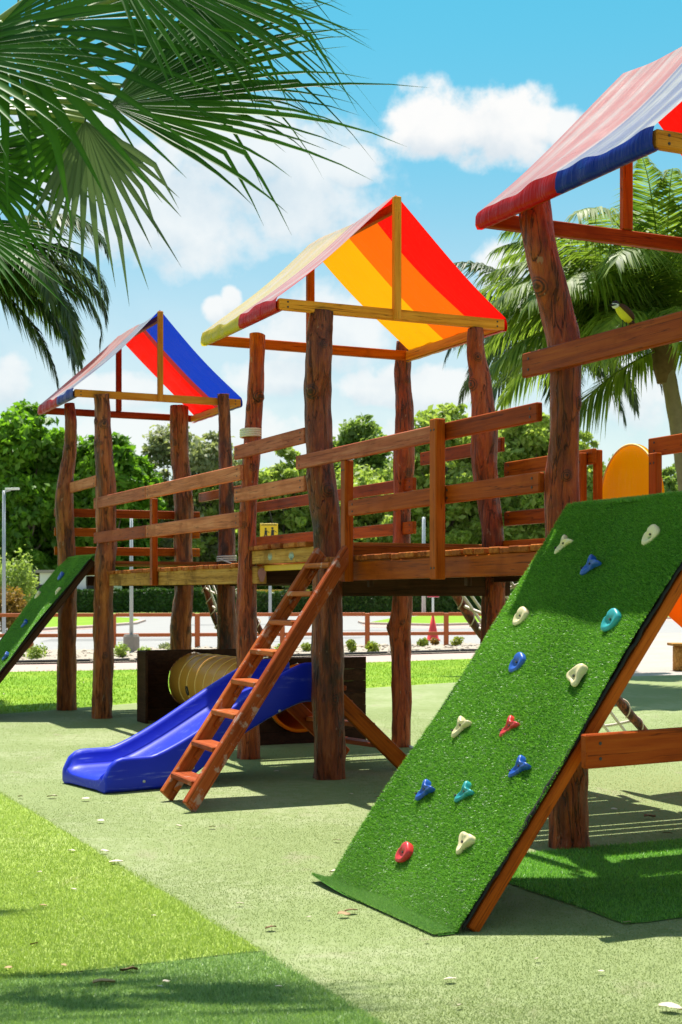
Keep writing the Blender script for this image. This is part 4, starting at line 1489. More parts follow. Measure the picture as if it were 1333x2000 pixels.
def arch_panel(u, vc, hw, z0, z1, th, mat, name):
    pts = []
    for k in range(29):
        a = math.pi * k / 28
        pts.append((hw * math.cos(a) * (1.0 if abs(math.cos(a)) < .98 else 1.0), 0.50 * math.sin(a) ** 0.9))
    zs = z1 - 0.50
    out = [(hw * 1.08, z0)] + [(x, zs + y) for x, y in pts] + [(-hw * 1.08, z0)]
    n = len(out)
    c = W(u, vc, z0)
    V = [W(u + du, vc + x, z) - c for du in (-th / 2, th / 2) for x, z in out]
    F = [tuple(range(n)), tuple(reversed(range(n, 2 * n)))] + [(k, (k + 1) % n, n + (k + 1) % n, n + k) for k in range(n)]
    F = [tuple(reversed(f)) for f in F]
    o = part(name, pymesh(name, V, F), mat, YS, Matrix.Translation(c))
    bv = o.modifiers.new('bevel', 'BEVEL')
    bv.width = 0.006
    bv.segments = 2
    bv.limit_method = 'ANGLE'
    # bright bead round the arch
    path = [W(u - th / 2 - 0.002, vc + x, z) for x, z in out]
    tube('bead', o, path, 0.008, 'panel_edge', 6)
    return o


ap = arch_panel(1.80, -1.40, 0.37, 1.60, 2.50, 0.03, 'panel_yellow', 'arched_panel')
for (dv, z) in ((0.36, 1.93), (0.32, 1.88), (0.37, 1.87)):
    tube('bolt', ap, [W(1.786, -1.44 + dv, z), W(1.776, -1.44 + dv, z)], 0.007, 'steel', 8)
V, F = [], []
NS = 26
for i in range(NS):
    x = i / (NS - 1)
    u = 1.82 + 2.3 * x
    bed = 0.16 + 1.46 * max(0, (1 - x * 1.12)) ** 1.0 if x < 0.85 else 0.16 + 1.46 * max(0, 1 - 0.85 * 1.12) * (1 - (x - 0.85) / 0.15)
    sec = [(-0.34, bed - 0.10), (-0.34, bed + 0.16), (-0.30, bed + 0.16), (-0.27, bed + 0.02), (0.27, bed + 0.02), (0.30, bed + 0.16), (0.34, bed + 0.16), (0.34, bed - 0.10)]
    for (y, z) in sec:
        V.append(W(u, -1.65 + y, z))
K = len(sec)
for i in range(NS - 1):
    for k in range(K):
        F.append((i * K + k, i * K + (k + 1) % K, (i + 1) * K + (k + 1) % K, (i + 1) * K + k))
F += [tuple(reversed(range(K))), tuple(range((NS - 1) * K, NS * K))]
part('chute', pymesh('chute', V, F), 'tube_orange', YS)

# ------------------------------------------------------------------ bird on the rail
BR = thing('bird', 'small yellow breasted brown bird perched on the rail of the nearest tower', 'bird', P(1222, 645, 7.0))
# stand the bird on the rail top: v where the rail is seen below it
bb_ = None
for k in range(400):
    v = -3.2 - k * 0.004
    p = W(-0.19, v, 2.75)
    px = CX + p.x * FPX / p.y
    if px >= 1222:
        bb_ = p
        break
BR.matrix_basis = Matrix.Translation(bb_)
reg(BR, BR.matrix_basis)
bx = (-VX * 0.25 + UX * -0.2)
LR = Vector((1, 0.0, 0))      # bird faces left and towards the camera


def ell(name, parent, c, rx, ry, rz, mat, ax=None, n=14, m=10, taper=0.0):
    V, F = [], []
    ax = ax or (Vector((1, 0, 0)), Vector((0, 1, 0)), Vector((0, 0, 1)))
    for i in range(m + 1):
        th = math.pi * i / m
        for k in range(n):
            ph = 2 * math.pi * k / n
            s = 1 - taper * (math.cos(th) * 0.5 + 0.5)
            V.append(ax[0] * (rx * math.sin(th) * math.cos(ph) * s) + ax[1] * (ry * math.sin(th) * math.sin(ph) * s) + ax[2] * (rz * math.cos(th)))
    for i in range(m):
        for k in range(n):
            F.append((i * n + k, (i + 1) * n + k, (i + 1) * n + (k + 1) % n, i * n + (k + 1) % n))
    return part(name, pymesh(name, V, F, True), mat, parent, Matrix.Translation(c))


zb = Vector((-0.72, -0.12, 0.70)).normalized()      # body axis, tail low right, head up left
yb = Vector((0.1, -1, 0.0))
yb = (yb - zb * yb.dot(zb)).normalized()
xb = yb.cross(zb)
bc = bb_ + Vector((-0.010, 0, 0.062))
ell('body', BR, bc, 0.026, 0.027, 0.058, 'bird_yellow', (xb, yb, zb), taper=0.15)
ell('back', BR, bc + xb * (-0.010 if xb.z < 0 else 0.010) + Vector((0.008, -0.004, 0.006)), 0.020, 0.0262, 0.054, 'bird_brown', (xb, yb, zb))
hc = bc + zb * 0.060 + Vector((-0.001, -0.002, 0.004))
hd = ell('head', BR, hc, 0.019, 0.019, 0.019, 'bird_white')
ell('cap', hd, hc + Vector((0.001, 0, 0.006)), 0.0185, 0.0185, 0.016, 'bird_black')
ell('mask', hd, hc + Vector((-0.005, -0.004, -0.002)), 0.0175, 0.0168, 0.0065, 'bird_black')
tube('beak', hd, [hc + Vector((-0.015, -0.004, 0)), hc + Vector((-0.036, -0.008, -0.004))], [0.006, 0.001], 'bird_black', 6)
tube('tail', BR, [bc - zb * 0.045, bc - zb * 0.075, bc - zb * 0.105], [0.014, 0.012, 0.010], 'bird_brown', 6)
for dx in (-0.012, 0.006):
    tube('leg', BR, [bc + Vector((dx + 0.008, 0, -0.02)), bb_ + Vector((dx - 0.004, 0, -0.004))], 0.0025, 'bird_black', 5)

# ------------------------------------------------------------------ near fan palm (leaves hang into the frame from the left)
FP = thing('fan_palm', 'fan palm whose big leaves hang in from the upper left corner', 'palm', (-1.9, 5.7, 0))
crown = Vector((-1.9, 5.7, 3.25))
tp = [Vector((-1.9 + 0.03 * math.sin(k), 5.7, -0.05 + (3.1 + 0.05) * k / 14)) for k in range(15)]
tube('trunk', FP, tp, [0.14 + 0.03 * math.exp(-k / 2) + 0.008 * (k % 2) for k in range(15)], 'palm_trunk', 14, wob=0.05)


def fan_leaf(hub, mid, nrm, L, spread, nseg, mat, droop, seed, fold=0.35, lenvar=0.18, wid=0.0175, kinky=0.2):
    mid = mid.normalized()
    nrm = (nrm - mid * nrm.dot(mid)).normalized()
    sd = nrm.cross(mid)
    # petiole from the crown
    ctl = crown.lerp(hub, 0.55) + ZX * 0.12
    path = []
    for k in range(9):
        t = k / 8
        path.append(crown * (1 - t) ** 2 + ctl * 2 * t * (1 - t) + hub * t * t)
    pet = tube('leaf', FP, path, [0.018 - 0.006 * k / 8 for k in range(9)], 'petiole', 6)
    rr = random.Random(seed)
    for k in range(nseg):
        f = (k / (nseg - 1)) * 2 - 1
        a = f * spread + rr.uniform(-0.02, 0.02)
        ln = L * (1 - 0.28 * abs(f) ** 2.2) * (1 + rr.uniform(-lenvar, lenvar * 0.6))
        d0 = (mid * math.cos(a) + sd * math.sin(a)).normalized()
        across = (-mid * math.sin(a) + sd * math.cos(a)).normalized()
        dr = droop * (0.6 + 0.9 * rr.random())
        kink = rr.random() < kinky
        w0 = wid * (0.8 + 0.4 * rr.random())
        V, F, rn = [], [], []
        NN = 9
        p = hub.copy()
        dirv = d0.copy()
        base = rr.random() * 0.8
        for i in range(NN):
            t = i / (NN - 1)
            if t < 0.4:
                w = w0 * (0.08 + 0.92 * (t / 0.4) ** 1.2)
            else:
                w = w0 * max(0.012, (1 - (t - 0.4) / 0.6)) ** 1.05
            ac = across
            n2 = dirv.cross(ac).normalized()
            fo = fold * (1.0 + 0.8 * t)
            V += [p - ac * w - n2 * 0 + nrm * (w * fo), p.copy(), p + ac * w + nrm * (w * fo)]
            rn += [base, min(1, base + 0.45), base]
            st = ln / (NN - 1)
            bend = dr * max(0.0, t - 0.35) * 0.9
            if kink and i == 5:
                bend += 2.6
            dirv = (dirv - ZX * bend * 0.35).normalized()
            p = p + dirv * st
        for i in range(NN - 1):
            for j in range(2):
                F.append((i * 3 + j, i * 3 + j + 1, (i + 1) * 3 + j + 1, (i + 1) * 3 + j))
        c = hub
        me = npmesh('leaf_segment', [v - c for v in V], F, rn, True)
        part('leaf_segment', me, mat, pet, Matrix.Translation(c))


def S3(ax, az, ay=0.0):
    return Vector((ax, ay, az))


K_ = 0.96


def fl(px, py, d, mid, nrm, L, spread, n, mat, droop, seed, **kw):
    fan_leaf(P(px, py, d * K_), mid, nrm, L * K_, spread, n, mat, droop, seed, **kw)


fl(5, 45, 5.8, S3(0.80, -0.50, -0.10), S3(0.1, 0.3, -1.0), 1.05, 1.5, 21, 'fan_green', 0.35, 1, wid=0.024)
fl(165, 235, 6.1, S3(0.22, -0.95, 0.1), S3(0.2, 0.0, 1.0), 0.74, 0.80, 16, 'fan_pale', 0.2, 2, wid=0.017)
fl(170, 225, 6.2, S3(-0.7, -0.5, 0.1), S3(0.2, 0.0, 1.0), 0.60, 0.7, 12, 'fan_green', 0.3, 22, wid=0.018)
fl(215, 205, 6.35, S3(0.98, 0.16, 0.0), S3(0.0, 0.5, -0.9), 1.30, 0.85, 26, 'fan_green', 0.6, 3, wid=0.019)
fl(235, 170, 6.5, S3(0.95, 0.30, 0.1), S3(0.0, 0.5, -0.9), 1.30, 0.8, 24, 'fan_green', 0.9, 33, wid=0.017, kinky=0.5)
fl(330, -40, 6.3, S3(0.9, -0.25, 0.0), S3(0.0, 0.4, -0.95), 1.0, 0.9, 24, 'fan_green', 0.7, 35, wid=0.017, kinky=0.35)
fl(40, 150, 6.7, S3(0.7, 0.1, 0.1), S3(0.1, 0.4, -0.9), 0.8, 1.5, 22, 'fan_green', 0.3, 34, wid=0.020)
fl(210, -90, 5.9, S3(0.85, -0.45, -0.1), S3(0.1, 0.4, -0.95), 1.10, 0.75, 22, 'fan_green', 0.7, 4, wid=0.014)
fl(-70, 300, 6.2, S3(0.75, -0.45, 0.05), S3(0.0, 0.5, -0.9), 0.66, 1.0, 20, 'fan_green', 0.4, 5)
fl(-70, 430, 7.6, S3(0.80, -0.50, -0.1), S3(0.2, 0.6, -0.8), 0.75, 0.7, 16, 'fan_green', 0.35, 6)
fl(120, 40, 6.6, S3(0.6, 0.55, 0.4), S3(0.2, 0.4, -0.9), 1.0, 1.2, 22, 'fan_green', 0.4, 7)
fl(-120, 100, 5.6, S3(0.80, -0.3, -0.3), S3(0.0, 0.6, -0.8), 0.85, 1.1, 22, 'fan_green', 0.4, 8)
fan_leaf(crown + Vector((-0.7, -0.3, 0.5)), S3(-0.8, 0.1, -0.4), S3(0, 1, 0.6), 1.0, 1.5, 22, 'fan_green', 0.5, 9)
fan_leaf(crown + Vector((-0.5, 0.5, 0.4)), S3(-0.5, 0.2, 0.8), S3(0, 0, 1), 1.0, 1.5, 22, 'fan_green', 0.5, 10)

# ------------------------------------------------------------------ feather palms


def frond_mesh(az, elev, L, curl, npair, leaflen, seed, twist=0.0):
    rr = random.Random(seed)
    pts, tans = [], []
    p = Vector((0, 0, 0))
    e = elev
    NN = 26
    for i in range(NN):
        t = i / (NN - 1)
        d = Vector((math.cos(az) * math.cos(e), math.sin(az) * math.cos(e), math.sin(e)))
        pts.append(p.copy())
        tans.append(d)
        p = p + d * (L / (NN - 1))
        e -= curl / (NN - 1) * (0.5 + 1.1 * t)
    V, F, rn = [], [], []
    # rachis as a thin square tube
    for i in range(NN):
        r = 0.022 * (1 - 0.85 * i / (NN - 1))
        sd = tans[i].cross(ZX).normalized()
        up = sd.cross(tans[i])
        for (a, b) in ((-1, -0.5), (1, -0.5), (0.7, 0.8), (-0.7, 0.8)):
            V.append(pts[i] + sd * (a * r) + up * (b * r))
            rn.append(0.95)
    for i in range(NN - 1):
        for k in range(4):
            F.append((i * 4 + k, i * 4 + (k + 1) % 4, (i + 1) * 4 + (k + 1) % 4, (i + 1) * 4 + k))
    for j in range(npair):
        t = 0.12 + 0.87 * j / (npair - 1)
        fi = t * (NN - 1)
        i = min(int(fi), NN - 2)
        q = pts[i].lerp(pts[i + 1], fi - i)
        tn = tans[i]
        sd = tn.cross(ZX)
        if sd.length < 1e-3:
            sd = Vector((1, 0, 0))
        sd.normalize()
        up = sd.cross(tn)
        ln = leaflen * (0.35 + 0.65 * math.sin(math.pi * min(1, (t + 0.10)) ** 0.9)) * (1 + rr.uniform(-0.12, 0.12))
        if t > 0.9:
            ln *= 0.8
        for s in (-1, 1):
            d = (sd * s * (0.95 - 0.35 * t) + tn * (0.45 + 0.5 * t) + up * (0.12 + rr.uniform(-0.12, 0.12))).normalized()
            d = (d - ZX * rr.uniform(0.10, 0.35)).normalized()
            w = 0.0185 * (0.8 + 0.5 * rr.random())
            wd = tn.cross(d).cross(d).normalized() if rr.random() < 2 else up
            b = rr.random() * 0.85
            i0 = len(V)
            m1 = q + d * ln * 0.5 - ZX * ln * 0.05
            m2 = q + d * ln * 0.94 - ZX * ln * (0.26 + 0.32 * rr.random())
            V += [q - wd * w * 0.5, q + wd * w * 0.5, m1 + wd * w, m1 - wd * w, m2]
            rn += [b, b, b, b, min(1, b + 0.15)]
            F.append((i0, i0 + 1, i0 + 2, i0 + 3))
            F.append((i0 + 3, i0 + 2, i0 + 4, i0 + 4))
    F4 = [f for f in F if len(set(f)) == 4]
    F3 = [f[:3] for f in F if len(set(f)) == 3]
    allF = []
    for f in F4:
        allF += [(f[0], f[1], f[2]), (f[0], f[2], f[3])]
    allF += F3
    return npmesh('frond', V, allF, rn)


def coco_palm(label, base, top, r, fronds, mat, leaflen, nuts=True, seed=0):
    t = thing('coconut_palm', label, 'palm', base, 'feather palms around the play area')
    n = 26
    path, rad = [], []
    for k in range(n):
        f = k / (n - 1)
        p = base.lerp(top, f)
        p.x += (top.x - base.x) * 0.25 * math.sin(math.pi * f) * -1
        path.append(p)
        rad.append(r * (1.25 - 0.35 * f) * (1 + 0.05 * (k % 2)))
    tube('trunk', t, path, rad, 'palm_trunk', 14)
    tube('husk', t, [top - ZX * 0.45, top - ZX * 0.2, top + ZX * 0.15, top + ZX * 0.4], [r * 0.9, r * 1.3, r * 1.45, r * 0.6], 'palm_husk', 24, wob=0.16, seed=seed)
    for i, (az, el, L, curl) in enumerate(fronds):
        me = frond_mesh(R(az), R(el), L, R(curl), 92, leaflen, seed * 100 + i)
        part('frond', me, mat, t, Matrix.Translation(top + ZX * 0.1))
    return t


rr = random.Random(3)
ptop = P(1298, 692, 22.0)
pbase = Vector((5.55, 22.0, -0.05))
fr = [(178, 46, 3.4, 95), (200, 20, 3.4, 80), (165, 18, 3.2, 70), (150, 40, 3.4, 90), (215, 60, 3.6, 90),
      (120, 65, 3.6, 80), (90, 78, 3.6, 60), (60, 60, 3.6, 80), (250, 70, 3.6, 70), (275, 55, 3.3, 95), (240, 25, 3.3, 90),
      (0, 45, 3.6, 90), (30, 15, 3.4, 80), (330, 30, 3.4, 85), (300, 5, 3.0, 70), (172, 68, 3.4, 90), (200, -22, 2.2, 40), (10, -20, 2.8, 45), (340, 70, 3.8, 70),
      (186, 34, 3.5, 85), (140, 22, 3.4, 85), (228, 44, 3.4, 95), (262, 25, 3.0, 80),
      (182, 58, 3.4, 95), (172, 72, 3.4, 85), (100, 78, 3.3, 60), (260, 74, 3.4, 80), (222, 36, 3.5, 80), (160, 50, 3.7, 85), (245, 48, 3.5, 90), (192, 14, 3.2, 65), (195, 42, 3.5, 95), (210, 40, 3.6, 85), (235, 60, 3.8, 90), (285, 68, 3.8, 80), (155, 66, 3.4, 85), (110, 50, 3.6, 90)]
coco_palm('tall coconut palm with a ringed grey trunk rising behind the nearest tower', pbase, ptop, 0.125, fr, 'frond_coco', 1.0, seed=1)
ptop2 = P(1085, 668, 27.0)
fr2 = [(185, 45, 3.1, 105), (200, 60, 3.1, 95), (345, 50, 3.1, 105), (10, 62, 3.1, 95), (230, 25, 2.9, 110), (310, 22, 2.9, 110), (190, 30, 2.6, 110), (210, 10, 2.5, 95), (160, 0, 2.4, 80), (330, 35, 2.6, 110), (350, 10, 2.5, 95), (20, -5, 2.4, 80), (270, 20, 2.3, 120), (240, 40, 2.6, 110),
       (300, 45, 2.6, 115), (90, 60, 2.6, 80), (120, 35, 2.6, 100), (60, 30, 2.6, 100), (200, -25, 2.2, 55), (340, -30, 2.2, 55), (270, -40, 2.0, 40)]
coco_palm('dark drooping palm behind the log of the nearest tower', Vector((4.1, 27.0, -0.05)), ptop2, 0.12, fr2, 'frond_dark', 0.62, seed=2)
ptop3 = P(-45, 545, 19.0)
fr3 = [(-10, 35, 2.3, 125), (5, 15, 2.2, 110), (-25, 5, 2.1, 95), (-5, -15, 2.0, 75), (-45, 25, 2.2, 115), (20, 30, 2.2, 120), (-70, 30, 2.2, 110), (90, 50, 2.4, 100),
       (180, 30, 2.4, 110), (150, 10, 2.3, 100), (220, 15, 2.3, 100), (45, 5, 2.2, 95), (-15, 55, 2.4, 130), (10, -35, 1.9, 50)]
coco_palm('drooping feather palm at the left edge behind the fan leaves', Vector((-5.1, 19.0, -0.05)), ptop3, 0.11, fr3, 'frond_dark', 0.58, seed=3)

# ------------------------------------------------------------------ broadleaf trees


def leaf_cloud(cs, n, size, outward=0.5):
    """cs: list of (centre, radii) clumps -> leaf quads"""
    vol = np.array([c[1][0] * c[1][1] * c[1][2] for c in cs]) ** (2 / 3)
    idx = rng.choice(len(cs), n, p=vol / vol.sum())
    C = np.array([list(c[0]) for c in cs])[idx]
    Rr = np.array([list(c[1]) for c in cs])[idx]
    d = rng.normal(size=(n, 3))
    d /= np.linalg.norm(d, axis=1)[:, None]
    rad = 1.0 - 0.55 * rng.random(n) ** 1.6
    rad *= 1 + 0.16 * rng.normal(size=n)
    pos = C + d * Rr * rad[:, None]
    nrm = d * outward + rng.normal(size=(n, 3)) * 0.6 + np.array([0, 0, 0.35])
    nrm /= np.linalg.norm(nrm, axis=1)[:, None]
    t = rng.normal(size=(n, 3)) + np.array([0, 0, -0.5])
    t -= nrm * (t * nrm).sum(1)[:, None]
    t /= np.linalg.norm(t, axis=1)[:, None]
    b = np.cross(nrm, t)
    s = size * rng.uniform(0.45, 1.45, n)[:, None]
    V = np.empty((n, 4, 3))
    V[:, 0] = pos - t * s * 0.5
    V[:, 1] = pos + b * s * 0.26 + nrm * s * 0.06
    V[:, 2] = pos + t * s * 0.5 - nrm * s * 0.08
    V[:, 3] = pos - b * s * 0.26 + nrm * s * 0.06
    clump_r = rng.random(len(cs))[idx]
    r = np.clip(0.55 * rng.random(n) + 0.45 * clump_r, 0, 1)
    return V.reshape(-1, 3), np.arange(n * 4).reshape(-1, 4), np.repeat(r, 4)


def tree(label, px, topy, wpx, d, boty, mat, n_, leaf_, seed, nclump=26, name='broadleaf_tree', trunk=True, cat='tree', group='trees beyond the road', dz=1.0):
    rr = random.Random(seed)
    d0 = d
    d = 124.0 + (d - 40.0) * 0.42          # they stand beyond the road and its hedges
    n, leaf = int(n_ * 1.7), leaf_ * 1.1 * d / d0
    x = (px - CX) * d / FPX
    ztop = CAMH + (HORY - topy) * d / FPX
    zbot = max(0.1, CAMH + (HORY - boty) * d / FPX)
    hw = wpx * d / FPX / 2
    base = Vector((x, d, 0))
    t = thing(name, label, cat, base, group)
    cz, hz = (ztop + zbot) / 2, (ztop - zbot) / 2
    cs = []
    for k in range(nclump):
        a = rr.uniform(0, 2 * math.pi)
        zf = rr.uniform(-1, 1)
        rad = math.sqrt(max(0, 1 - abs(zf) ** 2.5)) * rr.uniform(0.35, 0.9)
        c = Vector((x + math.cos(a) * rad * hw * 0.85, d + math.sin(a) * rad * hw * 0.8 * dz, cz + zf * hz * 0.82))
        s = rr.uniform(0.22, 0.40)
        cs.append((c, (hw * s, hw * s * 0.9, max(hw, hz) * s * rr.uniform(0.45, 0.7))))
    lump = [rr.uniform(0.75, 1.2) for _ in range(7)]
    for k in range(int(nclump * 1.6)):      # loose sprigs that break the outline
        a = rr.uniform(0, 2 * math.pi)
        zf = rr.uniform(-0.85, 1.05)
        lp = lump[int(a / (2 * math.pi) * 7) % 7]
        rad = math.sqrt(max(0.03, 1 - min(1, abs(zf)) ** 2.2)) * rr.uniform(0.8, 1.12) * lp
        c = Vector((x + math.cos(a) * rad * hw * 0.9, d + math.sin(a) * rad * hw * 0.8 * dz, cz + zf * hz * 0.92 * (0.9 + 0.15 * lp)))
        s = rr.uniform(0.06, 0.15)
        cs.append((c, (hw * s * rr.uniform(0.7, 1.6), hw * s, hw * s * rr.uniform(0.5, 1.0))))
    V, F, r_ = leaf_cloud([(c - base, q) for c, q in cs], n, leaf)
    part('crown', npmesh('crown', V, F, r_), mat, t, Matrix.Translation(base))
    if trunk:
        fork = base + ZX * max(0.3, zbot + hz * 0.35)
        tr = max(0.10, hw * 0.06)
        path = [base - ZX * 0.1, base.lerp(fork, 0.5) + Vector((rr.uniform(-.1, .1) * hw, 0, 0)), fork]
        tube('trunk', t, path, [tr * 1.2, tr, tr * 0.8], 'bark', 9, wob=0.08, seed=seed)
        for c, q in cs[:14]:
            m = fork.lerp(c, 0.5) + Vector((0, 0, -0.1 * hz))
            tube('limb', t, [fork - ZX * 0.1, m, c], [tr * 0.55, tr * 0.36, tr * 0.12], 'bark', 6)
    return t


tree('big dense dark green tree at the left edge behind the farthest tower', 45, 798, 250, 44, 1160, 'leaf_deep', 15000, 0.24, 1, 34)
tree('dense green tree right behind the farthest tower', 205, 842, 190, 47, 1160, 'leaf_deep', 13000, 0.24, 2, 30)
tree('pale grey green sparse tree right of the farthest tower', 335, 832, 170, 66, 1120, 'leaf_grey', 6500, 0.26, 3, 22)
tree('mid green tree between the farthest and the middle tower', 415, 850, 170, 60, 1120, 'leaf_grey', 4200, 0.26, 4, 22)
tree('light tree seen under the left rails of the middle tower', 555, 880, 170, 55, 1130, 'leaf_light', 8500, 0.24, 5, 24)
tree('round dark tree far behind the middle tower', 708, 818, 185, 92, 1060, 'leaf_mid', 9000, 0.36, 61, 26)
tree('light green tree behind the middle tower railing', 690, 925, 170, 58, 1120, 'leaf_light', 8500, 0.25, 7, 24)
tree('yellowish green spreading tree right of the middle tower', 880, 800, 230, 52, 1110, 'leaf_light', 12000, 0.24, 8, 34)
tree('yellowish green tree behind the near bridge', 1030, 805, 220, 48, 1100, 'leaf_light', 12000, 0.23, 9, 32)
tree('small leafy tree left of the yellow arched panel', 1140, 850, 120, 40, 1080, 'leaf_light', 6500, 0.20, 10, 20)
tree('olive green tree far behind the middle tower rails', 480, 905, 200, 78, 1150, 'leaf_mid', 8000, 0.32, 12, 24)
tree('low leafy tree at the right edge behind the coconut palm', 1330, 905, 150, 46, 1120, 'leaf_mid', 6000, 0.24, 13, 18)
tree('broad olive tree far behind the near bridge', 800, 905, 260, 84, 1150, 'leaf_mid', 9000, 0.34, 14, 26)
tree('broad tree in the far gap beneath the canopies', 620, 930, 240, 95, 1160, 'leaf_mid', 8000, 0.38, 15, 24)
tree('dark tree far behind the near bridge', 960, 930, 260, 90, 1160, 'leaf_deep', 9000, 0.36, 16, 26)
tree('dark low tree far behind the farthest tower', 330, 960, 220, 85, 1165, 'leaf_deep', 8000, 0.34, 17, 24)

tree('bright green tree top just right of the dense left trees', 262, 878, 130, 52, 1150, 'leaf_deep', 7000, 0.25, 21, 20)
tree('olive leaved tree under the rails of the long bridge', 395, 930, 220, 64, 1165, 'leaf_light', 8500, 0.27, 22, 26)
tree('light leafy tree low behind the middle of the long bridge', 500, 960, 180, 57, 1165, 'leaf_light', 7500, 0.25, 23, 24)
tree('low shrubby tree behind the middle tower deck', 640, 985, 220, 62, 1170, 'leaf_mid', 8000, 0.27, 24, 26)
tree('low shrubby light tree under the near bridge rails', 800, 950, 240, 60, 1165, 'leaf_light', 9500, 0.26, 25, 28)
tree('low bushy tree behind the near bridge rails', 980, 950, 260, 55, 1150, 'leaf_light', 10000, 0.25, 26, 28)
tree('dark tree low behind the dense left tree', 120, 960, 240, 55, 1170, 'leaf_deep', 8000, 0.26, 27, 24)

tree('pale low thicket tree beyond the road, right of the dense left trees', 300, 950, 230, 70, 1178, 'leaf_grey', 7000, 0.30, 40, 30)
tree('thicket tree beyond the road, behind the right post of the farthest tower', 400, 940, 220, 74, 1178, 'leaf_grey', 7000, 0.30, 41, 30)
tree('thicket tree beyond the road, left of the middle tower', 510, 955, 230, 70, 1178, 'leaf_grey', 7000, 0.30, 42, 30)
tree('thicket tree beyond the road, behind the front log of the middle tower', 610, 960, 220, 76, 1178, 'leaf_light', 7000, 0.30, 43, 30)
tree('thicket tree beyond the road, left of the rear log of the middle tower', 730, 900, 240, 72, 1178, 'leaf_light', 7000, 0.30, 44, 30)
tree('thicket tree beyond the road, right of the rear log of the middle tower', 850, 870, 240, 70, 1178, 'leaf_mid', 7000, 0.30, 45, 30)
tree('thicket tree beyond the road, behind the right log of the middle tower', 960, 850, 240, 66, 1178, 'leaf_light', 7000, 0.30, 46, 30)
tree('thicket tree beyond the road, behind the log of the nearest tower', 1090, 870, 240, 62, 1178, 'leaf_mid', 7000, 0.30, 47, 30)
tree('thicket tree beyond the road, behind the yellow arched panel', 1220, 900, 220, 66, 1178, 'leaf_mid', 7000, 0.30, 48, 30)
tree('thicket tree beyond the road, behind the dense left tree', 60, 900, 260, 60, 1178, 'leaf_deep', 7000, 0.30, 49, 30)
tree('thicket tree beyond the road, behind the left posts of the farthest tower', 190, 905, 220, 62, 1178, 'leaf_deep', 7000, 0.30, 50, 30)

# hedges and far mass of trees


def hedge(label, px0, px1, d, h, mat, n, leaf, z0=0.0):
    x0, x1 = (px0 - CX) * d / FPX, (px1 - CX) * d / FPX
    base = Vector(((x0 + x1) / 2, d, z0))
    t = thing('hedge', label, 'hedge', base, 'clipped hedges along the far pavement')
    L = x1 - x0
    V = []
    pos = np.stack([rng.uniform(-L / 2, L / 2, n), rng.uniform(-0.7, 0.7, n), rng.uniform(0, h, n)], 1)
    face = rng.random(n)
    pos[face < 0.55, 1] = -0.7 + 0.12 * rng.random((face < 0.55).sum())
    up = face > 0.75
    pos[up, 2] = h - 0.15 * rng.random(up.sum()) + 0.12 * np.sin(pos[up, 0] * 1.7)
    nr = rng.normal(size=(n, 3)) + np.array([0, -0.5, 0.5])
    nr /= np.linalg.norm(nr, axis=1)[:, None]
    tt = np.cross(nr, rng.normal(size=(n, 3)))
    tt /= np.linalg.norm(tt, axis=1)[:, None]
    b = np.cross(nr, tt)
    s = leaf * rng.uniform(0.6, 1.3, n)[:, None]
    Q_ = np.stack([pos - tt * s * .5, pos + b * s * .3, pos + tt * s * .5, pos - b * s * .3], 1)
    me = npmesh('foliage', Q_.reshape(-1, 3), np.arange(4 * n).reshape(-1, 4), np.repeat(rng.random(n), 4))
    part('foliage', me, mat, t, Matrix.Translation(base))
    core = boxmesh(L - 0.3, 1.1, h - 0.25, 0.1)
    o = bpy.data.objects.new('stems', core)
    core.materials.append(MATS['leaf_hedge'])
    link(o, t, 'leaf_hedge', Matrix.Translation(base + ZX * (h / 2 - 0.1)))


hedge('clipped dark green hedge seen beneath the middle tower', 500, 960, 112, 1.7, 'leaf_hedge', 9000, 0.28)
hedge('clipped green hedge seen beneath the farthest tower', 90, 470, 118, 1.9, 'leaf_hedge', 8000, 0.28)
hedge('clipped hedge at the right beyond the plaza', 1000, 1500, 120, 1.9, 'leaf_hedge', 8000, 0.28)

cs = []
rr = random.Random(99)
for k in range(90):
    x = -95 + 190 * k / 89 + rr.uniform(-2, 2)
    cs.append((Vector((x, 172 + rr.uniform(-6, 6), rr.uniform(1.0, 8.5))), (rr.uniform(3, 5), 3, rr.uniform(2.5, 4))))
V, F, r_ = leaf_cloud(cs, 26000, 0.75)
o = part('distant_wood', npmesh('distant_wood', V, F, r_), 'leaf_deep', None)
tag(o, 'far off dark wood closing the horizon', 'woodland', None, 'stuff')

# ------------------------------------------------------------------ fence, poles, signs, cone
def gd(py):
    return FPX * CAMH / (py - HORY)


FN = thing('ranch_fence', 'low orange-red rail fence between the planting bed and the road', 'fence', P(560, 1263, gd(1263)))


def fpt(px, z):
    d = float(np.interp(px, [0, 1000], [36.0, 38.6]))
    return Vector(((px - CX) * d / FPX, d, z))


fps = [-280, -110, 60, 222, 386, 552, 718, 872, 1030]
for a in fps:
    p = fpt(a, 0)
    board('post', FN, p - ZX * 0.05, p + ZX * 0.93, 0.13, 0.12, 'fence_paint', up=Vector((1, 0, 0)), bev=0.01)
for a, b in zip(fps[:-1], fps[1:]):
    for z in (0.90, 0.38):
        board('rail', FN, fpt(a, z) + Vector((0.066, -0.02, 0)), fpt(b, z) + Vector((-0.066, -0.02, 0)), 0.095, 0.05, 'fence_paint', bev=0.008)


def pole(name, label, cat, px, ytop, ybase, w, extras=None, mat='steel', group=None):
    d = gd(ybase)
    b = P(px, ybase, d)
    t = thing(name, label, cat, (b.x, b.y, 0), group)
    top = CAMH + (HORY - ytop) * d / FPX
    tube('pole', t, [Vector((b.x, b.y, 0)), Vector((b.x, b.y, top * 0.5)), Vector((b.x, b.y, top))], [w * 1.1, w, w * 0.85], mat, 10)
    return t, b, top, d


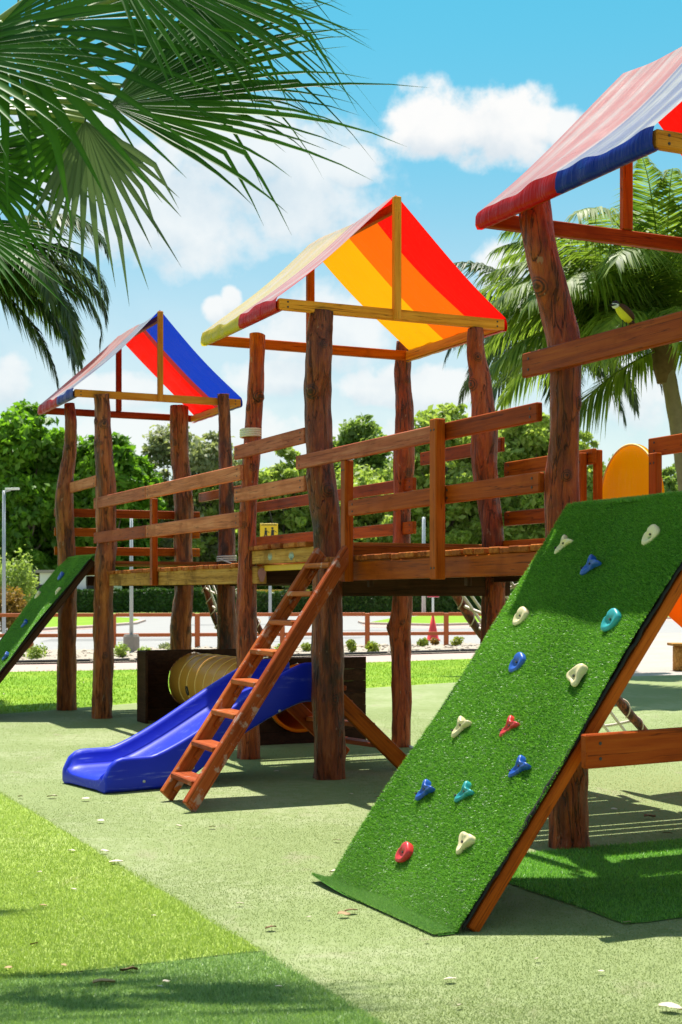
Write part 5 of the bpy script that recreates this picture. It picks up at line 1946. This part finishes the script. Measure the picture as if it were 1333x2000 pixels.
t, b, top, d = pole('lamp_post', 'tall grey lamp post at the left edge before the dense tree', 'lamp post', 8, 958, 1262, 0.05)
tube('arm', t, [Vector((b.x, b.y, top - 0.03)), Vector((b.x + 0.18, b.y, top + 0.02))], [0.03, 0.03], 'steel', 8)
board('lamp_head', t, Vector((b.x + 0.05, b.y, top + 0.04)), Vector((b.x + 0.42, b.y, top + 0.05)), 0.05, 0.16, 'sign_white')
t, b, top, d = pole('utility_pole', 'slim grey pole set in a concrete block in the planting bed', 'pole', 257, 1010, 1276, 0.045)
tube('concrete_block', t, [Vector((b.x, b.y, -0.02)), Vector((b.x, b.y, 0.4)), Vector((b.x, b.y, 0.46))], [0.20, 0.195, 0.17], 'concrete', 4 * 3, smooth=False)
t, b, top, d = pole('utility_pole', 'grey metal pole behind the traffic cone', 'pole', 828, 1010, 1200, 0.14)
t, b, top, d = pole('sign_post', 'small grey sign on a thin pole beyond the road', 'sign', 289, 1120, 1188, 0.09)
board('sign_plate', t, Vector((b.x + 0.45, b.y - 0.08, top - 1.9)), Vector((b.x + 1.45, b.y - 0.08, top - 1.9)), 1.3, 0.05, 'sign_white')

# yellow sign far behind the middle tower's rails
d = 44.7
b = P(528, 1163, d)
t = thing('warning_sign', 'square yellow warning sign with black figures seen under the rails', 'sign', (b.x, b.y, 0))
tube('pole', t, [Vector((b.x, b.y, 0)), Vector((b.x, b.y, 3.6))], [0.05, 0.045], 'steel', 8)
c = P(526, 1043, d)
pl = board('sign_plate', t, c + Vector((-0.28, -0.08, 0)), c + Vector((0.28, -0.08, 0)), 0.66, 0.03, 'sign_yellow')
board('sign_border', pl, c + Vector((-0.24, -0.102, 0.28)), c + Vector((0.24, -0.102, 0.28)), 0.022, 0.008, 'sign_black')


def figure(cx, s):
    V, F = [], []
    def quad(pts):
        i = len(V)
        V.extend([c + Vector((cx + x * s, -0.105, z * s)) for x, z in pts])
        F.append(tuple(range(i, i + len(pts))))
    quad([(0.07 * math.cos(k * math.pi / 5), 0.34 + 0.07 * math.sin(k * math.pi / 5)) for k in range(10)])
    quad([(-0.09, -0.05), (0.09, -0.05), (0.10, 0.24), (-0.07, 0.25)])
    quad([(-0.08, -0.05), (0.0, -0.05), (-0.16, -0.42), (-0.24, -0.38)])
    quad([(0.0, -0.05), (0.09, -0.05), (0.22, -0.40), (0.14, -0.43)])
    quad([(0.06, 0.23), (0.10, 0.17), (0.26, 0.06), (0.24, 0.12)])
    part('figure', pymesh('figure', V, F), 'sign_black', pl)


figure(-0.10, 0.46)
figure(0.11, 0.52)

# cone carrying a small sign
d = gd(1251)
b = P(846, 1251, d)
t = thing('traffic_cone', 'red traffic cone carrying a white and red sign on a pole', 'traffic cone', (b.x, b.y, 0))
B0 = Vector((b.x, b.y, 0))
tube('cone', t, [B0 + ZX * 0.03, B0 + ZX * 0.06, B0 + ZX * 0.40, B0 + ZX * 0.78], [0.21, 0.185, 0.11, 0.035], 'cone_red', 16)
board('foot', t, B0 + Vector((-0.22, 0, 0.02)), B0 + Vector((0.22, 0, 0.02)), 0.035, 0.44, 'cone_red')
tube('pole', t, [B0 + ZX * 0.7, B0 + ZX * 1.75], [0.035, 0.035], 'sign_white', 8)
pl = board('sign_plate', t, B0 + Vector((-0.19, -0.05, 1.52)), B0 + Vector((0.19, -0.05, 1.52)), 0.36, 0.02, 'sign_white')
board('red_band', pl, B0 + Vector((-0.185, -0.064, 1.395)), B0 + Vector((0.185, -0.064, 1.395)), 0.10, 0.008, 'sign_red')
V = [B0 + Vector((x, -0.064, z)) for x, z in ((-0.085, 1.64), (0.085, 1.64), (0.0, 1.485))]
part('triangle', pymesh('triangle', V, [(0, 1, 2)]), 'sign_black', pl)
V = [B0 + Vector((x, -0.0665, z)) for x, z in ((-0.058, 1.625), (0.058, 1.625), (0.0, 1.515))]
part('triangle_fill', pymesh('triangle_fill', V, [(0, 1, 2)]), 'sign_yellow', pl)

# yellow kerb wall and far building scraps
d = 116.0
a, b = P(497, 1158, d), P(606, 1156, d)
t = board('kerb_wall', None, Vector((a.x, d - 1.5, 1.55)), Vector((b.x, d - 1.5, 1.55)), 0.62, 0.4, 'paint_yellow')
tag(t, 'long low yellow wall above the hedge behind the ladder', 'wall')
d = 121.0
for (x0, x1, y0, lab) in ((0, 62, 1118, 'white low building glimpsed at the left edge behind the turf wall'), (150, 230, 1120, 'grey building corner glimpsed behind the farthest tower')):
    a, b = P(x0 - 60, 1163, d), P(x1, 1163, d)
    h = CAMH + (HORY - y0) * d / FPX
    t = thing('building', lab, 'building', ((a.x + b.x) / 2, d, 0))
    board('wall', t, Vector((a.x, d, h / 2)), Vector((b.x, d, h / 2)), h, 5.0, 'building_white')
    board('roof', t, Vector((a.x - 0.3, d, h + 0.12)), Vector((b.x + 0.3, d, h + 0.12)), 0.24, 5.6, 'concrete')
    w = boxmesh(1.2, 0.06, 1.0)
    if len(w.materials) == 0:
        w.materials.append(MATS['sign_black'])
    for k in range(3):
        o = bpy.data.objects.new('window', w)
        link(o, t, 'sign_black', Matrix.Translation((b.x - 1.6 - 2.2 * k, d - 2.54, h * 0.55)))

# wooden seat block at the right edge
p = G(1330, 1309)
t = thing('seat_block', 'squat wooden seat block at the right edge of the plaza', 'seat', (p.x + 0.1, p.y, 0))
tube('block', t, [Vector((p.x + 0.12, p.y, 0)), Vector((p.x + 0.12, p.y, 0.43)), Vector((p.x + 0.12, p.y, 0.46))], [0.27, 0.27, 0.25], 'wood_old_beam', 14)
board('slab', t, Vector((p.x - 0.2, p.y, 0.485)), Vector((p.x + 0.5, p.y, 0.485)), 0.05, 0.5, 'wood_old_beam')

# white pipe on the ground by the middle tower
tube_p = tube('ground_pipe', None, [G(768, 1452), G(792, 1456), G(815, 1463)], 0.016, 'sign_white', 8)
tag(tube_p, 'short white pipe lying on the turf beside the rear log of the middle tower', 'pipe')

# ------------------------------------------------------------------ bed edging, stones and small plants
pb = [G(x, y) for x, y in ((-300, 1303), (0, 1297), (280, 1292), (560, 1284), (1000, 1271))]
e = tube('bed_edging', None, [Vector((q.x, q.y, 0.03)) for q in pb], 0.05, 'rubber_black', 6)
tag(e, 'black edging strip along the planting bed', 'edging')
e['kind'] = 'structure'
ns = 2600
pxs = rng.uniform(-200, 1000, ns)
f = rng.random(ns)
y0 = np.interp(pxs, [0, 280, 560, 1000], [1297, 1292, 1284, 1271])
y1 = np.interp(pxs, [0, 280, 560, 1000], [1275, 1269, 1265, 1259])
ys = y1 + (y0 - y1) * f
V, F = [], []
ico = [Vector(v) for v in ((0, 0, 1), (0.9, 0, 0.45), (0.28, 0.85, 0.45), (-0.72, 0.53, 0.45), (-0.72, -0.53, 0.45), (0.28, -0.85, 0.45), (0, 0, -0.3))]
tri = [(0, 1, 2), (0, 2, 3), (0, 3, 4), (0, 4, 5), (0, 5, 1), (6, 2, 1), (6, 3, 2), (6, 4, 3), (6, 5, 4), (6, 1, 5)]
for i in range(ns):
    d = FPX * CAMH / (ys[i] - HORY)
    c = Vector(((pxs[i] - CX) * d / FPX, d, 0.02))
    s = random.uniform(0.03, 0.10)
    a = random.uniform(0, 6.28)
    i0 = len(V)
    for v in ico:
        V.append(c + Vector(((v.x * math.cos(a) - v.y * math.sin(a)) * s * 1.3, (v.x * math.sin(a) + v.y * math.cos(a)) * s, v.z * s * 0.7)))
    F += [tuple(i0 + k for k in t3) for t3 in tri]
o = part('bed_stones', pymesh('bed_stones', V, F), 'pebbles', None)
tag(o, 'pale loose stones covering the planting bed', 'stones', None, 'stuff')


def shrub(label, px, ybase, wpx, hpx, mat, n, leaf, group='small plants of the planting bed', d=None, name='shrub'):
    d = d or gd(ybase)
    b = P(px, ybase, d)
    b.z = 0
    w, h = wpx * d / FPX / 2, hpx * d / FPX
    t = thing(name, label, 'shrub', b, group)
    rr = random.Random(int(px * 7 + ybase))
    cs = [(Vector((rr.uniform(-.5, .5) * w, rr.uniform(-.4, .4) * w, rr.uniform(0.3, 0.75) * h)), (w * .5, w * .5, h * .33)) for _ in range(8)]
    V, F, r_ = leaf_cloud(cs, n, leaf)
    part('foliage', npmesh('foliage', V, F, r_), mat, t, Matrix.Translation(b))
    for k in range(4):
        c, q = cs[k]
        tube('stem', t, [b, b + c], [0.012, 0.006], 'bark', 5)


for (px, y, w, h, m, lb) in [
        (686, 1277, 24, 28, 'leaf_lime', 'lime leaved plant nearest the left of the fence post by the rear log'),
        (730, 1278, 34, 26, 'leaf_lime', 'fullest lime leaved plant, left of the rear log of the middle tower'),
        (826, 1266, 26, 20, 'leaf_lime', 'lime plant just left of the traffic cone'),
        (852, 1262, 24, 16, 'leaf_croton', 'orange tinged plant at the foot of the traffic cone'),
        (893, 1264, 28, 20, 'leaf_lime', 'lime plant right of the fence post by the traffic cone'),
        (548, 1282, 30, 26, 'leaf_lime', 'lime plant seen between the ladder treads'),
        (600, 1276, 26, 22, 'leaf_lime', 'lime plant right of the ladder'),
        (234, 1287, 44, 30, 'leaf_light', 'bushy plant left of the concrete pole block'),
        (283, 1284, 30, 20, 'leaf_light', 'low plant right of the concrete pole block'),
        (70, 1292, 46, 34, 'leaf_light', 'green bushy plant behind the left turf wall'),
        (320, 1272, 40, 16, 'leaf_grey', 'grey green low plant above the dark plank wall')]:
    shrub(lb, px, y, w, h, m, 420, 0.075)
shrub('orange and green croton bush at the left edge', 14, 1240, 74, 90, 'leaf_croton', 2600, 0.14, None)
shrub('bright feathery bush at the left edge above the croton', 22, 1235, 110, 155, 'leaf_light', 4200, 0.16, None, d=58)

# ------------------------------------------------------------------ fallen leaves
def dry_leaf_mesh(k):
    rr = random.Random(k)
    V, F = [], []
    n = 7
    for i in range(n):
        t = i / (n - 1)
        w = 0.30 * math.sin(math.pi * (0.04 + 0.94 * t)) ** 0.8
        cz = 0.10 * math.sin(math.pi * t * (1 + 0.4 * k)) + 0.04
        V += [Vector((t - .5, -w, cz + 0.16 + rr.uniform(-.03, .03))), Vector((t - .5, rr.uniform(-.02, .02), cz)), Vector((t - .5, w, cz + 0.12 + 0.1 * k + rr.uniform(-.03, .03)))]
    for i in range(n - 1):
        for j in range(2):
            F.append((i * 3 + j, i * 3 + j + 1, (i + 1) * 3 + j + 1, (i + 1) * 3 + j))
    return pymesh('dry_leaf', V, F, True)


DL = [dry_leaf_mesh(k) for k in range(3)]
leaves = [(227, 1690, 26, 1, 'two pale dry leaves'), (204, 1928, 42, 0, ''), (252, 1903, 34, 2, ''), (312, 1935, 15, 1, ''), (529, 1819, 22, 2, ''), (672, 1793, 24, 0, ''), (686, 1786, 26, 2, ''),
          (470, 1771, 14, 1, ''), (655, 1708, 22, 1, ''), (658, 1646, 15, 1, ''), (102, 1560, 20, 1, ''), (205, 1668, 16, 1, ''), (140, 1667, 15, 1, ''), (85, 1775, 14, 0, ''), (67, 1851, 15, 2, ''),
          (17, 1898, 16, 0, ''), (77, 1709, 12, 1, ''), (145, 1743, 10, 1, ''), (880, 1921, 24, 1, ''), (1310, 1978, 44, 1, ''), (898, 1972, 12, 1, ''), (835, 1843, 12, 1, ''), (604, 1798, 10, 1, ''),
          (1270, 1600, 24, 2, ''), (1304, 1633, 18, 2, ''), (125, 1893, 14, 0, ''), (40, 1560, 12, 1, ''), (168, 1565, 18, 1, ''), (415, 1620, 14, 1, ''), (350, 1618, 12, 1, ''), (197, 1608, 16, 1, ''),
          (1200, 1585, 12, 1, ''), (1225, 1808, 14, 1, ''), (686, 1555, 10, 1, ''), (540, 1510, 10, 1, ''), (325, 1925, 12, 1, ''), (300, 1795, 10, 1, ''), (545, 1935, 10, 1, ''), (740, 1560, 8, 0, ''), (1175, 1905, 12, 1, ''), (1050, 1880, 10, 1, '')]
uniq = {(204, 1928): 'largest brown dry leaf on the dark green turf patch', (252, 1903): 'brown dry leaf on the seam between the lime and dark green turf',
        (227, 1690): 'pale dry leaf on the upper edge of the lime turf', (529, 1819): 'curled dry leaf in front of the turf seam corner',
        (672, 1793): 'left of two curled brown leaves in front of the near climbing wall', (686, 1786): 'right of two curled brown leaves in front of the near climbing wall',
        (1310, 1978): 'large pale dry leaf in the bottom right corner', (880, 1921): 'pale dry leaf in front of the near climbing wall foot'}
for i, (px, py, w, mk, _) in enumerate(leaves):
    g = G(px, py)
    o = bpy.data.objects.new('dry_leaf', DL[i % 3])
    s = max(0.025, w * g.y / FPX) * 1.05
    mt = ['dry_leaf_tan', 'dry_leaf_pale', 'dry_leaf_brown'][mk]
    if len(DL[i % 3].materials) == 0:
        DL[i % 3].materials.append(MATS[mt])
    m = Matrix.Translation((g.x, g.y, 0.014)) @ Matrix.Rotation(random.uniform(-0.5, 0.5) + (0 if i % 2 else math.pi), 4, 'Z') @ Matrix.Rotation(random.uniform(-0.2, 0.2), 4, 'X') @ Matrix.Diagonal((s, s, s * 0.55, 1))
    link(o, None, mt, m)
    uu_, vv_ = uv_of(g.x, g.y)
    where = ('lime green turf patch at the left' if vv_ > -4.73 else 'darker green turf patch at the near left') if uu_ < -2.44 else (
        'pale turf right of the near climbing wall' if px > 900 else 'pale turf left of the near climbing wall')
    tag(o, uniq.get((px, py), 'small %s dry leaf fallen on the %s' % (['tan', 'pale', 'brown'][mk], where)), 'leaf', 'fallen dry leaves')
# pale petals scattered on the lawn
for i in range(26):
    px, py = random.uniform(0, 900), random.uniform(1305, 1365)
    if py > np.interp(px, [0, 280, 700, 920], [1385, 1365, 1340, 1328]):
        continue
    g = G(px, py)
    o = bpy.data.objects.new('fallen_petal', DL[i % 3])
    link(o, None, 'dry_leaf_pale', Matrix.Translation((g.x, g.y, 0.05)) @ Matrix.Rotation(random.uniform(0, 6), 4, 'Z') @ Matrix.Scale(random.uniform(0.05, 0.09), 4))
    tag(o, 'small pale petal fallen on the bright lawn', 'petal', 'pale petals on the lawn')
